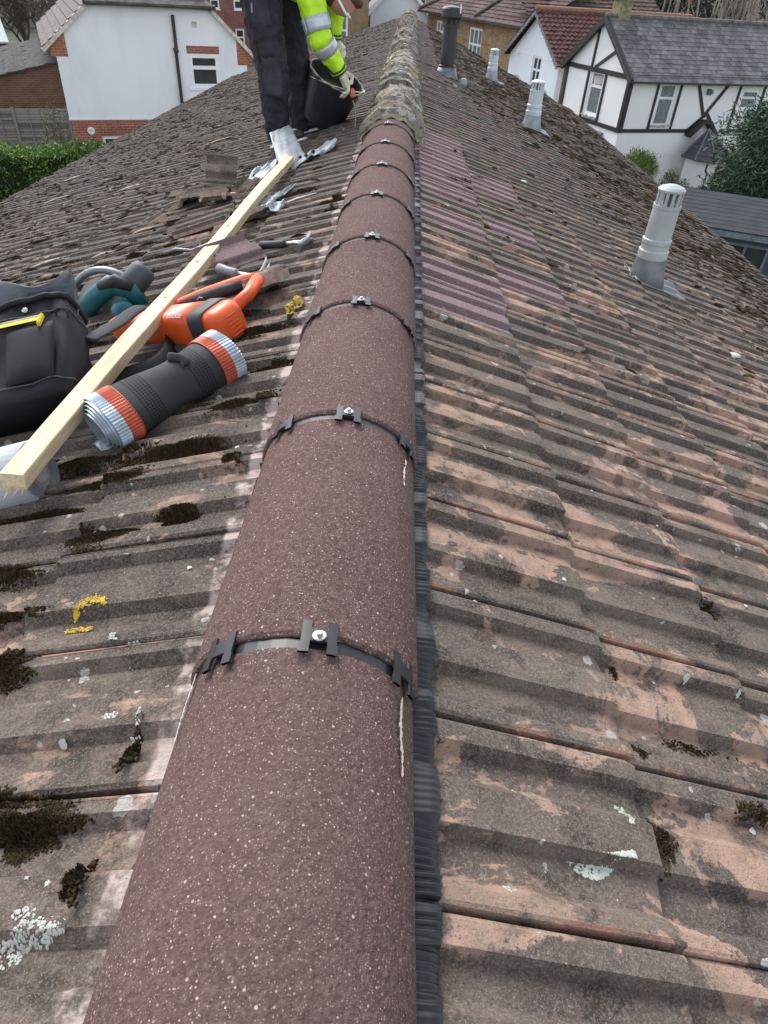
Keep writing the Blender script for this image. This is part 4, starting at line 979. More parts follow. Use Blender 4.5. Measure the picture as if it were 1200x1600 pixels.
# far red-brick terrace up the street
FT = Facade((-19.0, 74), (.80, .60), -1)
hT = thing('red_brick_terrace', FT(5, 0, -4), 'long red brick terrace with many small white windows up the street', 'terrace')
hl = [(1 + i * 2.3, 1.9 + i * 2.3, z, z + 1.35) for i in range(7) for z in (1.0, 3.75)]
b = MB(); wall_with_holes(FT, b, lambda u: 6.6, [-1, 17], hl, 0, .3); FT.rect(b, -1, 17, 0, 6.6, -7, -.31); b.build('wall', BR('terrace_brick', FT, (.26, .085, .06), (.20, .065, .045), (.3, .24, .2)), hT)
for a in hl: window(FT, hT, *a, trans=(.5,), frame=.14, curtain=False)
b = MB(); b.prism([FT(-1.2, 6.5, .3), FT(17.2, 6.5, .3), FT(17.2, 9.0, -3.5), FT(-1.2, 9.0, -3.5)], (0, 0, .15)); b.build('roof', M_slate, hT)
for i in range(4): b = MB(); b.tube([FT(.2 + i * 4.6, 0, .08), FT(.2 + i * 4.6, 6.5, .08)], .06, 6); b.build('drainpipe', M_pipe, hT)
# brown fence behind the worker
F2 = Facade((-8.6, 46), (1, .05), -1)
f2 = thing('close_board_fence', F2(1.5, 0), 'tall brown close-board fence behind the worker, by the parked cars', 'fence')
for i in range(24): b = MB(); F2.rect(b, i * .15, i * .15 + .135, .1, 4.0 + .02 * (i % 3), -.02, .004 * (i % 2)); b.build('board', M_fence2, f2)
for i in range(3): b = MB(); F2.rect(b, i * 1.75 - .05, i * 1.75 + .05, 0, 4.1, -.12, -.022); b.build('post', M_fence2, f2)
f3 = thing('wire_mesh_fence', F2(1.5, 4, -1), 'pale mesh railing standing above the brown fence behind the worker', 'railing')
for i in range(16): b = MB(); b.tube([F2(i * .24 + .2, 3.9, -.8), F2(i * .24 + .2, 5.3, -.8)], .018, 5); b.build('upright', M_grey, f3)
for z in (4.1, 5.3): b = MB(); b.tube([F2(.2, z, -.8), F2(3.8, z, -.8)], .025, 5); b.build('rail', M_grey, f3)
b = MB(); F2.rect(b, .1, 3.9, 0, 3.9, -.9, -.7); b.build('wall', M_pave, f3)

def car(loc, yaw, paint, label):
    t = thing('parked_car', loc, label, 'car'); loc = Vector(loc); R_ = euler_m(0, 0, yaw)
    b = MB(); prof = [(-2.1, .35), (-2.12, .75), (-1.95, .92), (-1.3, .98), (-.7, 1.42), (.7, 1.46), (1.45, 1.02), (2.0, .92), (2.12, .7), (2.1, .35)]
    n = len(prof); rings = []
    for y, k in ((-.86, .96), (-.80, 1.0), (.80, 1.0), (.86, .96)):
        rings.append([R_ @ Vector((x * k, y * (1 if z < 1.0 else .84), z)) + loc for x, z in prof])
    vs = [v for r_ in rings for v in r_]; fs = [(i * n + j, (i + 1) * n + j, (i + 1) * n + (j + 1) % n, i * n + (j + 1) % n) for i in range(3) for j in range(n)] + [tuple(range(n)), tuple(3 * n + j for j in range(n))]
    b.add(vs, fs); b.build('body', paint, t, smooth=False)
    for sy in (-1, 1):
        b = MB(); b.prism([R_ @ Vector((x, sy * .80, z)) + loc for x, z in ((-1.1, 1.0), (-.66, 1.35), (.62, 1.38), (1.25, 1.02))], R_ @ Vector((0, sy * .03, 0))); b.build('side_window', M_glass, t)
    b = MB(); b.prism([R_ @ Vector((-1.34, y, 1.0)) + loc for y in (-.7, .7)] + [R_ @ Vector((-.76, y, 1.40)) + loc for y in (.62, -.62)], R_ @ Vector((-.02, 0, .02))); b.build('windscreen', M_glass, t)
    for x in (-1.3, 1.3):
        for sy in (-1, 1):
            b = MB(); b.lathe([(.31, 0), (.33, .05), (.33, .17), (.31, .22)], R_ @ Vector((x, sy * .70 if sy > 0 else -.92, .33)) + loc, R_ @ Vector((0, 1, 0)), 18); wh = b.build('wheel', M_rubber, t)
            b = MB(); b.lathe([(.19, 0), (.17, .02)], R_ @ Vector((x, .93 * sy, .33)) + loc, R_ @ Vector((0, sy, 0)), 14); b.build('rim', M_grey, wh)
    for sy in (-.55, .55): b = MB(); b.box(R_ @ Vector((-2.1, sy, .72)) + loc, (.06, .3, .14), R_); b.build('headlight', M_white, t)
    return t
car((-12.0, 84, .01), math.radians(100), simple('grey_paint', (.07, .08, .09), .25, .3), 'dark grey parked car up the street beside the red brick terrace')
car((-6.35, 43.0, 1.3), math.radians(15), simple('red_paint', (.35, .015, .015), .25), 'red parked car half hidden behind the worker')
b = MB(); b.prism([(-9.5, 41, 0), (-3.5, 41, 0), (-3.5, 46, 0), (-9.5, 46, 0)], (0, 0, 1.3)); o = b.build('raised_forecourt', M_asph); o['kind'] = 'structure'

# ------------------------------------------------------------------ garden shed on the right (blue-grey)
az = math.radians(22.9); FSd = Facade((18 * math.sin(az), 18 * math.cos(az)), (.93, -.37), -1)
hS = thing('garden_shed', FSd(2, 0, -1.5), 'blue-grey painted garden shed with a dark felt roof, below the conifer', 'shed')
M_blue = simple('blue_grey_paint', (.045, .066, .09), .65, var=.15, scale=3)
b = MB(); wall_with_holes(FSd, b, lambda u: 2.87, [-.5, 5], [(.62, 1.65, 1.6, 2.62)], 0, .08); b.build('wall', M_blue, hS); b = MB(); FSd.rect(b, -.5, 5, 0, 2.7, -3.2, -3.1); FSd.rect(b, -.5, -.42, 0, 2.7, -3.1, -.081); b.build('wall', M_blue, hS)
for i in range(14):
    z = .2 + i * .18
    if z < 1.4: b = MB(); FSd.rect(b, -.5, 5, z, z + .165, .001, .018); b.build('cladding_board', M_blue, hS)
for u in (-.47, .3, 2.3, 3.6): b = MB(); FSd.rect(b, u, u + .09, 0.2, 2.62, .0185, .035); b.build('cover_strip', M_blue, hS)
window(FSd, hS, .62, 1.65, 1.6, 2.62, bars=(.5,), frame=.06, mat=simple('pale_blue_frame', (.14, .18, .22), .6), sill=False, depth=.04)
b = MB(); FSd.rect(b, -.75, 5.2, 2.76, 2.93, .22, .26); b.build('fascia', simple('pale_blue_fascia', (.15, .19, .22), .6), hS)
M_felt = simple('roof_felt', (.026, .030, .037), .92, var=.25, scale=2, bump=.5, bscale=90)
rf_ = None
for i in range(9):
    f0, f1 = i / 9, (i + 1) / 9; oe, ze = .28, 2.92; orr, zr = -1.6, 3.30; b = MB()
    P4 = [FSd(-.8, ze + (zr - ze) * f0 + .006, oe + (orr - oe) * f0), FSd(5.3, ze + (zr - ze) * f0 + .006, oe + (orr - oe) * f0), FSd(5.3, ze + (zr - ze) * f1, oe + (orr - oe) * f1), FSd(-.8, ze + (zr - ze) * f1, oe + (orr - oe) * f1)]
    b.prism(P4, (0, 0, -.03)); b.build('felt_strip', M_felt, hS)
b = MB(); b.prism([FSd(-.8, 3.28, -1.6), FSd(5.3, 3.28, -1.6), FSd(5.3, 2.85, -3.5), FSd(-.8, 2.85, -3.5)], (0, 0, .03)); b.build('roof', M_felt, hS)

# ------------------------------------------------------------------ trees and bushes
def tree(loc, h, r, mat, label, name='tree', n=9000, cl=22, size=.2, cr=(.35, 1.0), shape=1.0, bare=False, group=None, trunk_r=.16, up=0.2, cat='tree', aspect=.45, kind_bark=None):
    t = thing(name, loc, label, cat, group); loc = Vector(loc); b = MB(); kb = kind_bark or M_bark
    b.tube([loc, loc + Vector((.05, 0, h * .4)), loc + Vector((-.05, .05, h * .85))], [trunk_r, trunk_r * .7, trunk_r * .25], 8); cs = []; rs = []
    for i in range(cl):
        f = rnd.uniform(*cr); q = rnd.random() * 6.28; rad = r * (1 - (f - cr[0]) / (cr[1] - cr[0] + .05)) ** shape * rnd.uniform(.35, .95)
        c = loc + Vector((math.cos(q) * rad, math.sin(q) * rad, h * f)); cs.append(tuple(c)); rs.append(r * rnd.uniform(.22, .42))
        b.tube([loc + Vector((0, 0, h * f * .7)), loc.lerp(c, .6) + Vector((0, 0, h * f * .35)), c], [trunk_r * .4, trunk_r * .2, .015], 5)
    b.build('trunk', kb, t); leaves('crown', mat, t, cs, rs, n, size, tuple(loc + Vector((0, 0, h * .6))), up=up, aspect=aspect); return t
tree((12.45, 23.9, 0), 5.3, 2.65, M_con, 'dark green conifer with drooping sprays between the shed and the timbered cottage', 'conifer', 80000, 75, .20, (.2, .98), .6, up=-.1, aspect=.3)
tree((8.6, 27.2, 0), 2.3, 1.25, M_bush, 'yellow-green bush in front of the timbered cottage ground floor', 'bush', 26000, 30, .13, (.2, .9), .5, cat='bush', up=.5, aspect=.25, trunk_r=.05)
tree((10.3, 28.0, 0), 1.9, .8, mat_leaf('laurel', (.05, .07, .02), (.16, .17, .07)), 'low straggly shrub beside the cottage porch', 'bush', 3500, 12, .08, (.3, .9), .5, cat='bush', trunk_r=.04)
tree((12.4, 25.8, 0), 1.7, .8, mat_leaf('russet_leaf', (.05, .035, .015), (.13, .09, .03)), 'russet shrub at the foot of the conifer', 'bush', 2500, 12, .08, (.3, .9), .5, cat='bush', trunk_r=.04)
tree((-10.6, 22.6, 0), 3.5, .7, mat_leaf('dry_shrub', (.09, .085, .05), (.2, .19, .12)), 'thin grey leafless shrub in front of the timber fence', 'bush', 1800, 12, .07, (.55, .95), .5, cat='bush', trunk_r=.04)
def bare_tree(loc, h, label, mat=M_bark, n=9, r0=.16, spread=.55, depth=4, group='bare winter trees'):
    t = thing('bare_tree', loc, label, 'tree', group); b = MB(); b2 = MB()
    def br(p, d, l, r_, dep):
        q = p + d * l; m = p + d * l * .5 + Vector((rnd.gauss(0, l * .06), rnd.gauss(0, l * .06), 0)); (b if dep == depth else b2).tube([p, m, q], [r_, r_ * .8, r_ * .6], 5 if dep > 1 else 3, caps=False)
        if dep == 0: return
        for _ in range(n if dep == depth else 4):
            f = rnd.uniform(.4, 1); v = (d + Vector((rnd.gauss(0, spread), rnd.gauss(0, spread), rnd.uniform(-.1, .4)))).normalized()
            br(p + d * l * f, v, l * rnd.uniform(.5, .75), r_ * .5, dep - 1)
    br(Vector(loc), Vector((0, 0, 1)), h * .45, r0, depth)
    b.build('trunk', mat, t, fix=False); b2.build('crown', mat, t, fix=False)
    return t
spots = [((-24, 50, 0), 9), ((-19.5, 47, 0), 8.5), ((-28, 44, 0), 9), ((-16.5, 56, 0), 8), ((-22, 60, 0), 10)]
for i, (p, h) in enumerate(spots): bare_tree(p, h, ['tall bare tree at the far top left behind the outhouse', 'dark twiggy bare tree just left of the white rendered house', 'bare tree at the left edge behind the outhouse roof', 'small bare tree behind the rendered house roof', 'bare tree farthest back on the left'][i])
for i in range(34):
    x = 17 + i * 1.05 + rnd.uniform(-.4, .4); y = 53 - i * .45 + rnd.uniform(-2.5, 2.5)
    t = thing('bare_tree', (x, y, 0), 'pale upright bare stem in the row of trees behind the slate roof', 'tree', 'pale bare stems behind the slate roof'); b = MB(); b2 = MB()
    for q in range(5):
        p = Vector((x + rnd.uniform(-.5, .5), y + rnd.uniform(-.4, .4), 0)); tp = p + Vector((rnd.gauss(-.3, 1.1), rnd.gauss(0, .6), rnd.uniform(8, 11)))
        (b if q < 2 else b2).tube([p, p.lerp(tp, .5) + Vector((rnd.gauss(0, .2), 0, 0)), tp], [.09, .07, .03], 5, caps=False)
        for z_ in range(5):
            s0_ = p.lerp(tp, rnd.uniform(.35, .9)); b2.tube([s0_, s0_ + Vector((rnd.gauss(0, .5), rnd.gauss(0, .4), rnd.uniform(.6, 1.6)))], [.03, .012], 3, caps=False)
    b.build('trunk', M_paleb, t, fix=False); b2.build('crown', M_paleb, t, fix=False)
for i, (x, y, h, r_) in enumerate(((16.5, 60, 9, 3.2), (21, 63, 10, 3.5))):
    tree((x, y, 0), h, r_, M_ever, ['dark evergreen behind the red pantile roof', 'larger dark evergreen behind the slate roof, further right'][i], 'evergreen_tree', 9000, 26, .3, (.2, .95), .5)
# far wood as one mass
cs = []; rs = []
for i in range(170):
    a = math.radians(rnd.uniform(-48, 52)); d = rnd.uniform(100, 150); cs.append((d * math.sin(a), d * math.cos(a), rnd.uniform(0, 13))); rs.append(rnd.uniform(3, 6))
o = leaves('far_wood', M_wood_far, None, cs, rs, 42000, 1.3, (0, 110, 6), aspect=.4); tag(o, 'brown winter woodland closing the view behind all the houses', 'woodland', kind='stuff')
b = MB(); pts = []
for i in range(41):
    a = math.radians(-60 + 3 * i); pts.append((a, 11 + 3 * math.sin(i * 1.7) + 2 * math.sin(i * .6)))
b.grid(lambda u, v: Vector((175 * math.sin(math.radians(-60 + 120 * u)), 175 * math.cos(math.radians(-60 + 120 * u)), 0)) * (1 + .35 * v) + Vector((0, 0, v * (16 + 3 * math.sin(u * 30) + 2 * math.sin(u * 71)))), 60, 6)
o = b.build('hills', simple('wooded_hill', (.045, .042, .03), .95, var=.5, scale=.2), fix=False); o['kind'] = 'structure'

# pale shed and brick wall pieces at the top left
hL = thing('low_shed', (-20.5, 43.5, 0), 'small shed with a pale sheet roof at the left edge behind the outhouse', 'shed')
FL = Facade((-25.2, 42), (.9063, .4226), -1)
b = MB(); FL.rect(b, 0, 3.6, 0, 3.0, -3, 0); b.build('wall', simple('brown_board', (.08, .06, .05), .85), hL); b = MB(); b.prism([FL(-.2, 2.98, .2), FL(3.7, 2.98, .2), FL(3.4, 4.2, -3), FL(-.1, 4.2, -3)], (0, 0, .08)); b.build('roof', simple('pale_sheet', (.40, .46, .46), .7), hL)
hL2 = thing('brick_garage', (-26, 50, 0), 'brown brick garage glimpsed at the top left corner', 'garage')
FL2 = Facade((-29.5, 47.5), (.9063, .4226), -1); b = MB(); FL2.rect(b, 0, 4.4, 0, 4.6, -5, 0); b.build('wall', BR('garage_brick', FL2, (.22, .10, .06), (.18, .08, .05)), hL2); b = MB(); b.prism([FL2(-.2, 4.58, .2), FL2(4.6, 4.58, .2), FL2(4.6, 5.6, -2.6), FL2(-.2, 5.6, -2.6)], (0, 0, .1)); b.build('roof', M_browntile, hL2)
# street lamp by the cottage
p = np.array([-.0, 0, 0]); la = math.radians(10.0); lp = Vector((26 * math.sin(la), 26 * math.cos(la), 0))
t = thing('street_lamp', lp, 'grey street lamp head on a post between the two white cottages', 'lamp')
b = MB(); b.tube([lp, lp + Vector((0, 0, 4.15)), lp + Vector((-.05, -.02, 4.25))], [.10, .07, .05], 10); b.build('post', simple('lamp_post', (.12, .12, .09), .7), t)
b = MB(); b.tube([lp + Vector((.08, 0, 4.18)), lp + Vector((-.12, 0, 4.34)), lp + Vector((-.42, -.02, 4.48)), lp + Vector((-.50, -.02, 4.52))], [.05, .13, .12, .05], 12, flat=(.6, 1)); b.build('lamp_head', simple('lamp_head', (.27, .30, .28), .5), t)
# ------------------------------------------------------------------ flue pipes and vents through the roof
def roofz(side, x):
    return Z0 - (x - X0R) * SP / CP if side > 0 else Z0 + (x - X0L) * SP / CP
M_flue = simple('flue_grey', (.36, .39, .385), .45, var=.12, scale=9); M_flue2 = simple('flue_pale', (.50, .55, .57), .45, var=.12, scale=9)
def flue(x, y, ztop, r, label, mat, lead=M_lead, apron=True):
    t = thing('flue_pipe', (x, y, roofz(1, x)), label, 'flue pipe', 'boiler flues on the right slope'); zb = roofz(1, x); zt = Z(ztop); h = zt - zb; s = (x - X0R) / CP
    b = MB(); b.lathe([(r * 1.75, -.05), (r * 1.25, .06), (r * 1.08, .12), (r * 1.04, .13)], (x, y, zb), seg=22); b.build('flashing_cone', lead, t, True)
    if apron:
        b = MB()
        def ap(u, v):
            S = s - .09 + .27 * u; Y_ = y + (v - .5) * .22; return Rp(S, Y_, .008 + .75 * float(hump(1, S, Y_)) + .003 * math.sin(v * 11 + u * 4))
        b.grid(ap, 18, 24); b.build('flashing_apron', M_alu if lead is not M_lead else M_lead, t, True, solid=.003)
    b = MB(); b.lathe([(r * .98, .10), (r * 1.0, .115), (r * 1.10, .12), (r * 1.10, .15), (r * 1.02, .155), (r * 1.02, .175), (r * 1.07, .18), (r * 1.07, .195), (r * .97, .20), (r * .95, h - .085), (r * .99, h - .083), (r * .99, h - .07), (r * .8, h - .069)], (x, y, zb), seg=28); b.build('flue_body', mat, t, False)
    b = MB(); b.lathe([(r * .35, h - .075), (r * .35, h - .02)], (x, y, zb), seg=12); b.build('terminal_core', simple('flue_inside', (.10, .11, .11), .6), t)
    for i in range(12):
        q = i * math.pi / 6; b = MB(); b.box((x + math.cos(q) * r * .84, y + math.sin(q) * r * .84, zb + h - .045), (.006, .012, .055), euler_m(0, 0, q)); b.build('cage_bar', mat, t)
    b = MB(); b.lathe([(r * .95, h - .02), (r * .97, h - .012), (r * .80, h - .004), (r * .35, h + .004), (0.001, h + .006)], (x, y, zb), seg=24); b.build('cap', mat, t)
    return t
flue(1.085, 2.93, -.592, .056, 'nearest and largest grey flue with a barred cap, on the right slope', M_flue)
flue(1.11, 6.75, -.623, .062, 'pale grey flue halfway up the right slope, in front of the white cottage', M_flue2, M_alu)
flue(1.05, 10.05, -.635, .058, 'small pale flue farthest up the right slope, in front of the yellow brick wall', M_flue2, M_alu)
vx, vy = .375, 7.9; vz = roofz(1, vx); hh = Z(-.20) - vz
t = thing('vent_pipe', (vx, vy, vz), 'thick black soil vent pipe with a ribbed cap, right of the old ridge', 'vent pipe')
b = MB(); b.lathe([(.135, -.06), (.105, .03), (.085, .085)], (vx, vy, vz), seg=20)
b.grid(lambda u, v: Rp((vx - X0R) / CP - .16 + .34 * u, vy + (v - .5) * .32, .02 + .004 * math.sin(v * 20)), 10, 14); b.build('flashing', M_lead, t, True)
b = MB(); b.lathe([(.085, .08), (.085, .10), (.070, .105), (.068, hh - .15)], (vx, vy, vz), seg=24); b.build('pipe', M_black, t, False)
b = MB(); b.lathe([(.088, hh - .16), (.088, hh - .13), (.06, hh - .128), (.06, hh - .095), (.092, hh - .09), (.098, hh - .075), (.098, hh - .015), (.085, hh), (.02, hh + .012), (.001, hh + .012)], (vx, vy, vz), seg=20); cp_ = b.build('cowl', M_black, t, False)
for i in range(12): q = i * math.pi / 6; b = MB(); b.box((vx + .08 * math.cos(q), vy + .08 * math.sin(q), vz + hh - .11), (.006, .012, .04), euler_m(0, 0, q)); b.build('cowl_rib', M_black, cp_)
b = MB(); b.box((vx + .075, vy - .07, vz + hh - .01), (.012, .012, .07)); b.build('cap_clip', M_white, cp_)

def crumple(name, fn, nu, nv, mat, label, cat, loc, amp=.01, sc=9, seed=1, th=.0025, group=None):
    rg = np.random.default_rng(seed); ph = rg.random(12) * 6.28; b = MB()
    def g(u, v):
        p = fn(u, v); d = amp * (math.sin(u * sc + ph[0]) * math.sin(v * sc * .8 + ph[1]) + .5 * math.sin(u * sc * 2.3 + v * 5 + ph[2]) + .35 * math.sin(v * sc * 3.1 + u * 9 + ph[3]))
        return p + Vector((.4 * d, .3 * d, d))
    b.grid(g, nu, nv); o = b.build(name, mat, None, True, solid=th, origin=loc); return tag(o, label, cat, group)
tag(MB().lathe([(.03, 0), (.035, .03), (.03, .06), (.02, .07)], Rp(.50, 7.63, .01), seg=9).build('pipe_offcut', M_alu), 'small grey metal offcut lying on the tiles just right of the black vent pipe', 'offcut')

# ------------------------------------------------------------------ loose things on the left slope
M_batten = mat_wood('batten_pine', (.56, .43, .25), (.70, .585, .38), (30, 2, 30))
A_, B_ = Lp(.395, .865, .100), Lp(.335, 3.50, .060)
d_ = (B_ - A_).normalized(); sx_ = d_.cross(Vector((0, 0, 1))).normalized(); up_ = sx_.cross(d_).normalized()
tb = thing('timber_batten', A_, 'long pale sawn timber batten lying across the tool bag and the orange nail gun', 'timber')
b = MB(); rg = random.Random(3); n = 30; L_ = (B_ - A_).length; hw, hh_ = .0205, .0145; vs = []
for i in range(n + 1):
    c = A_ + d_ * (L_ * i / n) + up_ * (.004 * math.sin(i * .35))
    for a, q in ((-1, -1), (-1, 1), (1, 1), (1, -1)):
        for e in (0, 1):
            k1, k2 = (1, .86) if e == (0 if a * q < 0 else 1) else (.93, 1)
            vs.append(c + sx_ * (a * hw * k1 + rg.gauss(0, .00025)) + up_ * (q * hh_ * k2 + rg.gauss(0, .00025)) + (d_ * rg.uniform(-.008, .0) if i == 0 and q < 0 else Vector()))
b.add(vs, [(i * 8 + j, i * 8 + (j + 1) % 8, (i + 1) * 8 + (j + 1) % 8, (i + 1) * 8 + j) for i in range(n) for j in range(8)] + [tuple(range(8))[::-1], tuple(n * 8 + j for j in range(8))])
b.build('batten_body', M_batten, tb)
for i in range(9):
    b = MB(); c = A_ - up_ * hh_ * .6 + sx_ * rnd.uniform(-hw, hw) * .8; b.tube([c, c - d_ * rnd.uniform(.006, .028) + up_ * rnd.uniform(-.012, .004)], [.0016, .0003], 4); b.build('splinter', M_batten, tb)
for f in (.045, .12, .2, .3, .41, .55, .66, .8): b = MB(); c = A_ + d_ * L_ * f + up_ * (hh_ * .99); b.sphere(c, (.0035, .006, .0012), 8, 4); b.build('knot', simple('knot', (.22, .12, .05), .7), tb)

# tool bag
M_bag = NM('bag_canvas', .72, spec=.3); M_bag.color(M_bag.mix(M_bag.ramp(M_bag.noise(7, 3), .35, .7), (.009, .010, .012), (.020, .021, .024))); M_bag.bump(M_bag.noise(420, 2), .5, .002); M_bag = M_bag.m
M_lining = simple('bag_lining', (.085, .095, .11), .42, var=.25, scale=12, bump=.5, bscale=14, bdist=.02)
M_yellow = simple('yellow_plastic', (.72, .50, .02), .45)
bagO = Lp(.535, 1.20, .055); tg = thing('tool_bag', bagO, 'open black canvas tool bag with grey lining, at the left edge under the batten', 'tool bag')
nB = (Lp(.545, 1.37, .165) - Lp(.535, 1.20, .055)).normalized(); bx = Vector((-CP, 0, -SP)); by = Vector((0, 1, 0))
ya = math.radians(-8); bw = (bx * math.cos(ya) + by * math.sin(ya)); bw = (bw - nB * bw.dot(nB)).normalized(); bd = nB.cross(bw).normalized()
if bd.z > 0: bd = -bd
def BG(u, v, h): return bagO + bw * u + bd * v + nB * h * .98     # u: along bag (left, down slope), v: away from camera, h: up from the roof
b = MB(); rings = 12; seg = 48
def bag_ring(h, off=0.0, sag=0.0):
    pts = []
    for j in range(seg):
        q = 2 * math.pi * j / seg; c, s = math.cos(q), math.sin(q); e = .42
        hu = .245 + .0 * h - .045 * (h / .26) ** 2; hv = .065 + .01 * (h / .26)
        u = .13 + (hu + off) * math.copysign(abs(c) ** e, c); v = -.02 + (hv + off) * math.copysign(abs(s) ** e, s)
        w_ = .006 * math.sin(q * 5 + h * 22) + .004 * math.sin(q * 11 + h * 40)
        pts.append(BG(u + w_ * c, v + w_ * s, h + .02 * math.cos(q * 2) * (h / .26) + sag * math.sin(q * 3)))
    return pts
vs = []
for i in range(rings): vs += bag_ring(.002 + .235 * i / (rings - 1))
for i in range(6): vs += bag_ring(.237 - .18 * i / 5, -.008)
R2 = rings + 6
b.add(vs, [(i * seg + j, i * seg + (j + 1) % seg, (i + 1) * seg + (j + 1) % seg, (i + 1) * seg + j) for i in range(R2 - 1) for j in range(seg)] + [tuple(range(seg)), tuple((R2 - 1) * seg + j for j in range(seg))])
b.build('bag_body', M_bag, tg, True)
b = MB(); rp = bag_ring(.238, .003); b.tube(rp + [rp[0]], .0065, 8, caps=False); b.build('piping', M_bag, tg, True)
b = MB(); nR = Vector((-SP, 0, CP))
def flap(u, v):
    U = -.085 + .46 * u; w_ = .010 * math.sin(u * 11 + v * 2) + .006 * math.sin(u * 23)
    return BG(U + .03 * v * (u - .3), .036 - .05 * (1 - min(1, u * 7)) ** 2, .222) + nB * (.075 * v + w_ * v) + nR * (.085 * v * (1 - .15 * u) * (.5 + .5 * min(1, u * 4)) + w_ * .5) + bd * (.02 * math.sin(v * 3 + u * 5))
b.grid(flap, 40, 10); b.build('lining_flap', M_lining, tg, True, solid=.004)
for (u0, u1, h0, h1) in ((.10, .30, .035, .135), (-.085, .02, .03, .16)):
    b = MB()
    b.grid(lambda s, t: BG(u0 + (u1 - u0) * s, -.088 - .006 * (h0 + (h1 - h0) * t) / .26 * 1.6 - .012 * math.sin(math.pi * s) ** .4 * math.sin(math.pi * t) ** .3, h0 + (h1 - h0) * t), 14, 10); b.build('pocket', M_bag, tg, True, solid=.004)
b = MB()
b.grid(lambda s, t: BG(.095 + .215 * s, -.104 - .004 * t - .006 * math.sin(math.pi * t), .105 + .06 * t), 10, 6); b.build('pocket_flap', M_bag, tg, True, solid=.005)
b = MB()
q0, q1 = BG(-.062, -.098, .172), BG(.13, -.100, .176); b.tube([q0, q1], .006, 4, flat=(.6, 1.5)); yc = b.build('tape_measure_clip', M_yellow, tg, label='yellow clip along the pocket')
b = MB(); b.tube([BG(-.064, -.100, .176), BG(-.060, -.106, .150)], .007, 6, flat=(1, .6)); b.build('clip_end', M_yellow, yc)
b = MB(); b.tube([q0 + nB * .006, q1 + nB * .006], .0025, 5); b.build('steel_strip', M_steel, yc)
b = MB(); b.lathe([(.007, 0), (.006, .003), (.001, .005)], BG(-.02, -.094, .205), -bd, 12); b.build('rivet', M_steel, tg)
for h_ in (.03, .20):
    b = MB(); rg_ = bag_ring(h_, .0022); b.tube(rg_ + [rg_[0]], .0016, 5, caps=False); b.build('stitched_seam', M_lining, tg)
# hook and ring on the corner
b = MB(); c = BG(-.088, -.070, .195); b.tube([c + Vector((math.cos(a) * .013, 0, math.sin(a) * .013)) for a in [i * math.pi / 8 for i in range(17)]], .0022, 6, caps=False); b.build('d_ring', M_black, tg)
b = MB(); b.tube([c + Vector((.003, -.004, -.012)), c + Vector((.006, -.006, -.03)), c + Vector((.014, -.008, -.052)), c + Vector((.008, -.008, -.060)), c + Vector((.000, -.006, -.050)), c + Vector((.004, -.006, -.03))], .0026, 7); b.build('snap_hook', M_steel, tg)
# shoulder strap lying on the tiles by the bag
b = MB(); sp = [BG(-.10, .0, .17), Lp(.435, 1.48, .12), Lp(.42, 1.62, .10), Lp(.36, 1.56, .03), Lp(.345, 1.40, .03), BG(-.10, .0, .05)]
sm_ = []
for i in range(len(sp) - 1):
    for k in range(6):
        t_ = k / 6; p0, p1, p2, p3 = sp[max(i - 1, 0)], sp[i], sp[i + 1], sp[min(i + 2, len(sp) - 1)]
        sm_.append(.5 * ((2 * p1) + (p2 - p0) * t_ + (2 * p0 - 5 * p1 + 4 * p2 - p3) * t_ ** 2 + (3 * p1 - p0 - 3 * p2 + p3) * t_ ** 3))
b.tube(sm_, .022, 8, flat=(.25, 1.0), up=(0, 0, 1)); b.build('shoulder_strap', M_bag, tg, True)

# roll of grey roofing felt at the left edge
M_felt2 = simple('grey_breather_membrane', (.40, .43, .45), .6, var=.12, scale=10, bump=.3, bscale=30, bdist=.004); M_card = simple('cardboard_core', (.36, .29, .21), .9)
e1 = Lp(.425, .965, .056); ax = (Lp(1.3, .93, .056) - e1).normalized(); tr = thing('membrane_roll', e1, 'grey roll of roofing membrane with a cardboard core, under the near end of the batten', 'roll')
b = MB(); b.lathe([(.056, 0), (.058, .004), (.058, .75), (.03, .752)], e1, ax, 36); n0 = e1
b.build('outer_layer', M_felt2, tr, False)
a1 = Vector((0, 0, 1)); a1 = (a1 - ax * a1.dot(ax)).normalized(); a2 = ax.cross(a1); b = MB(); sp = []
for i in range(150):
    q = i * .28; r_ = .028 + .027 * i / 150; sp.append(e1 - ax * .001 + a1 * math.cos(q) * r_ + a2 * math.sin(q) * r_)
b.tube(sp, .0009, 4); b.build('layer_edge', simple('membrane_edge', (.20, .21, .21), .8), tr)
b = MB(); b.lathe([(.021, -.002), (.0255, -.002), (.0255, .2), (.021, .2), (.021, -.002)], e1, ax, 28, caps=False); b.build('cardboard_tube', M_card, tr, False)
b = MB(); b.lathe([(.0205, .10), (.001, .1)], e1, ax, 20); b.build('core_hollow', simple('dark_hollow', (.03, .025, .02), .9), tr)

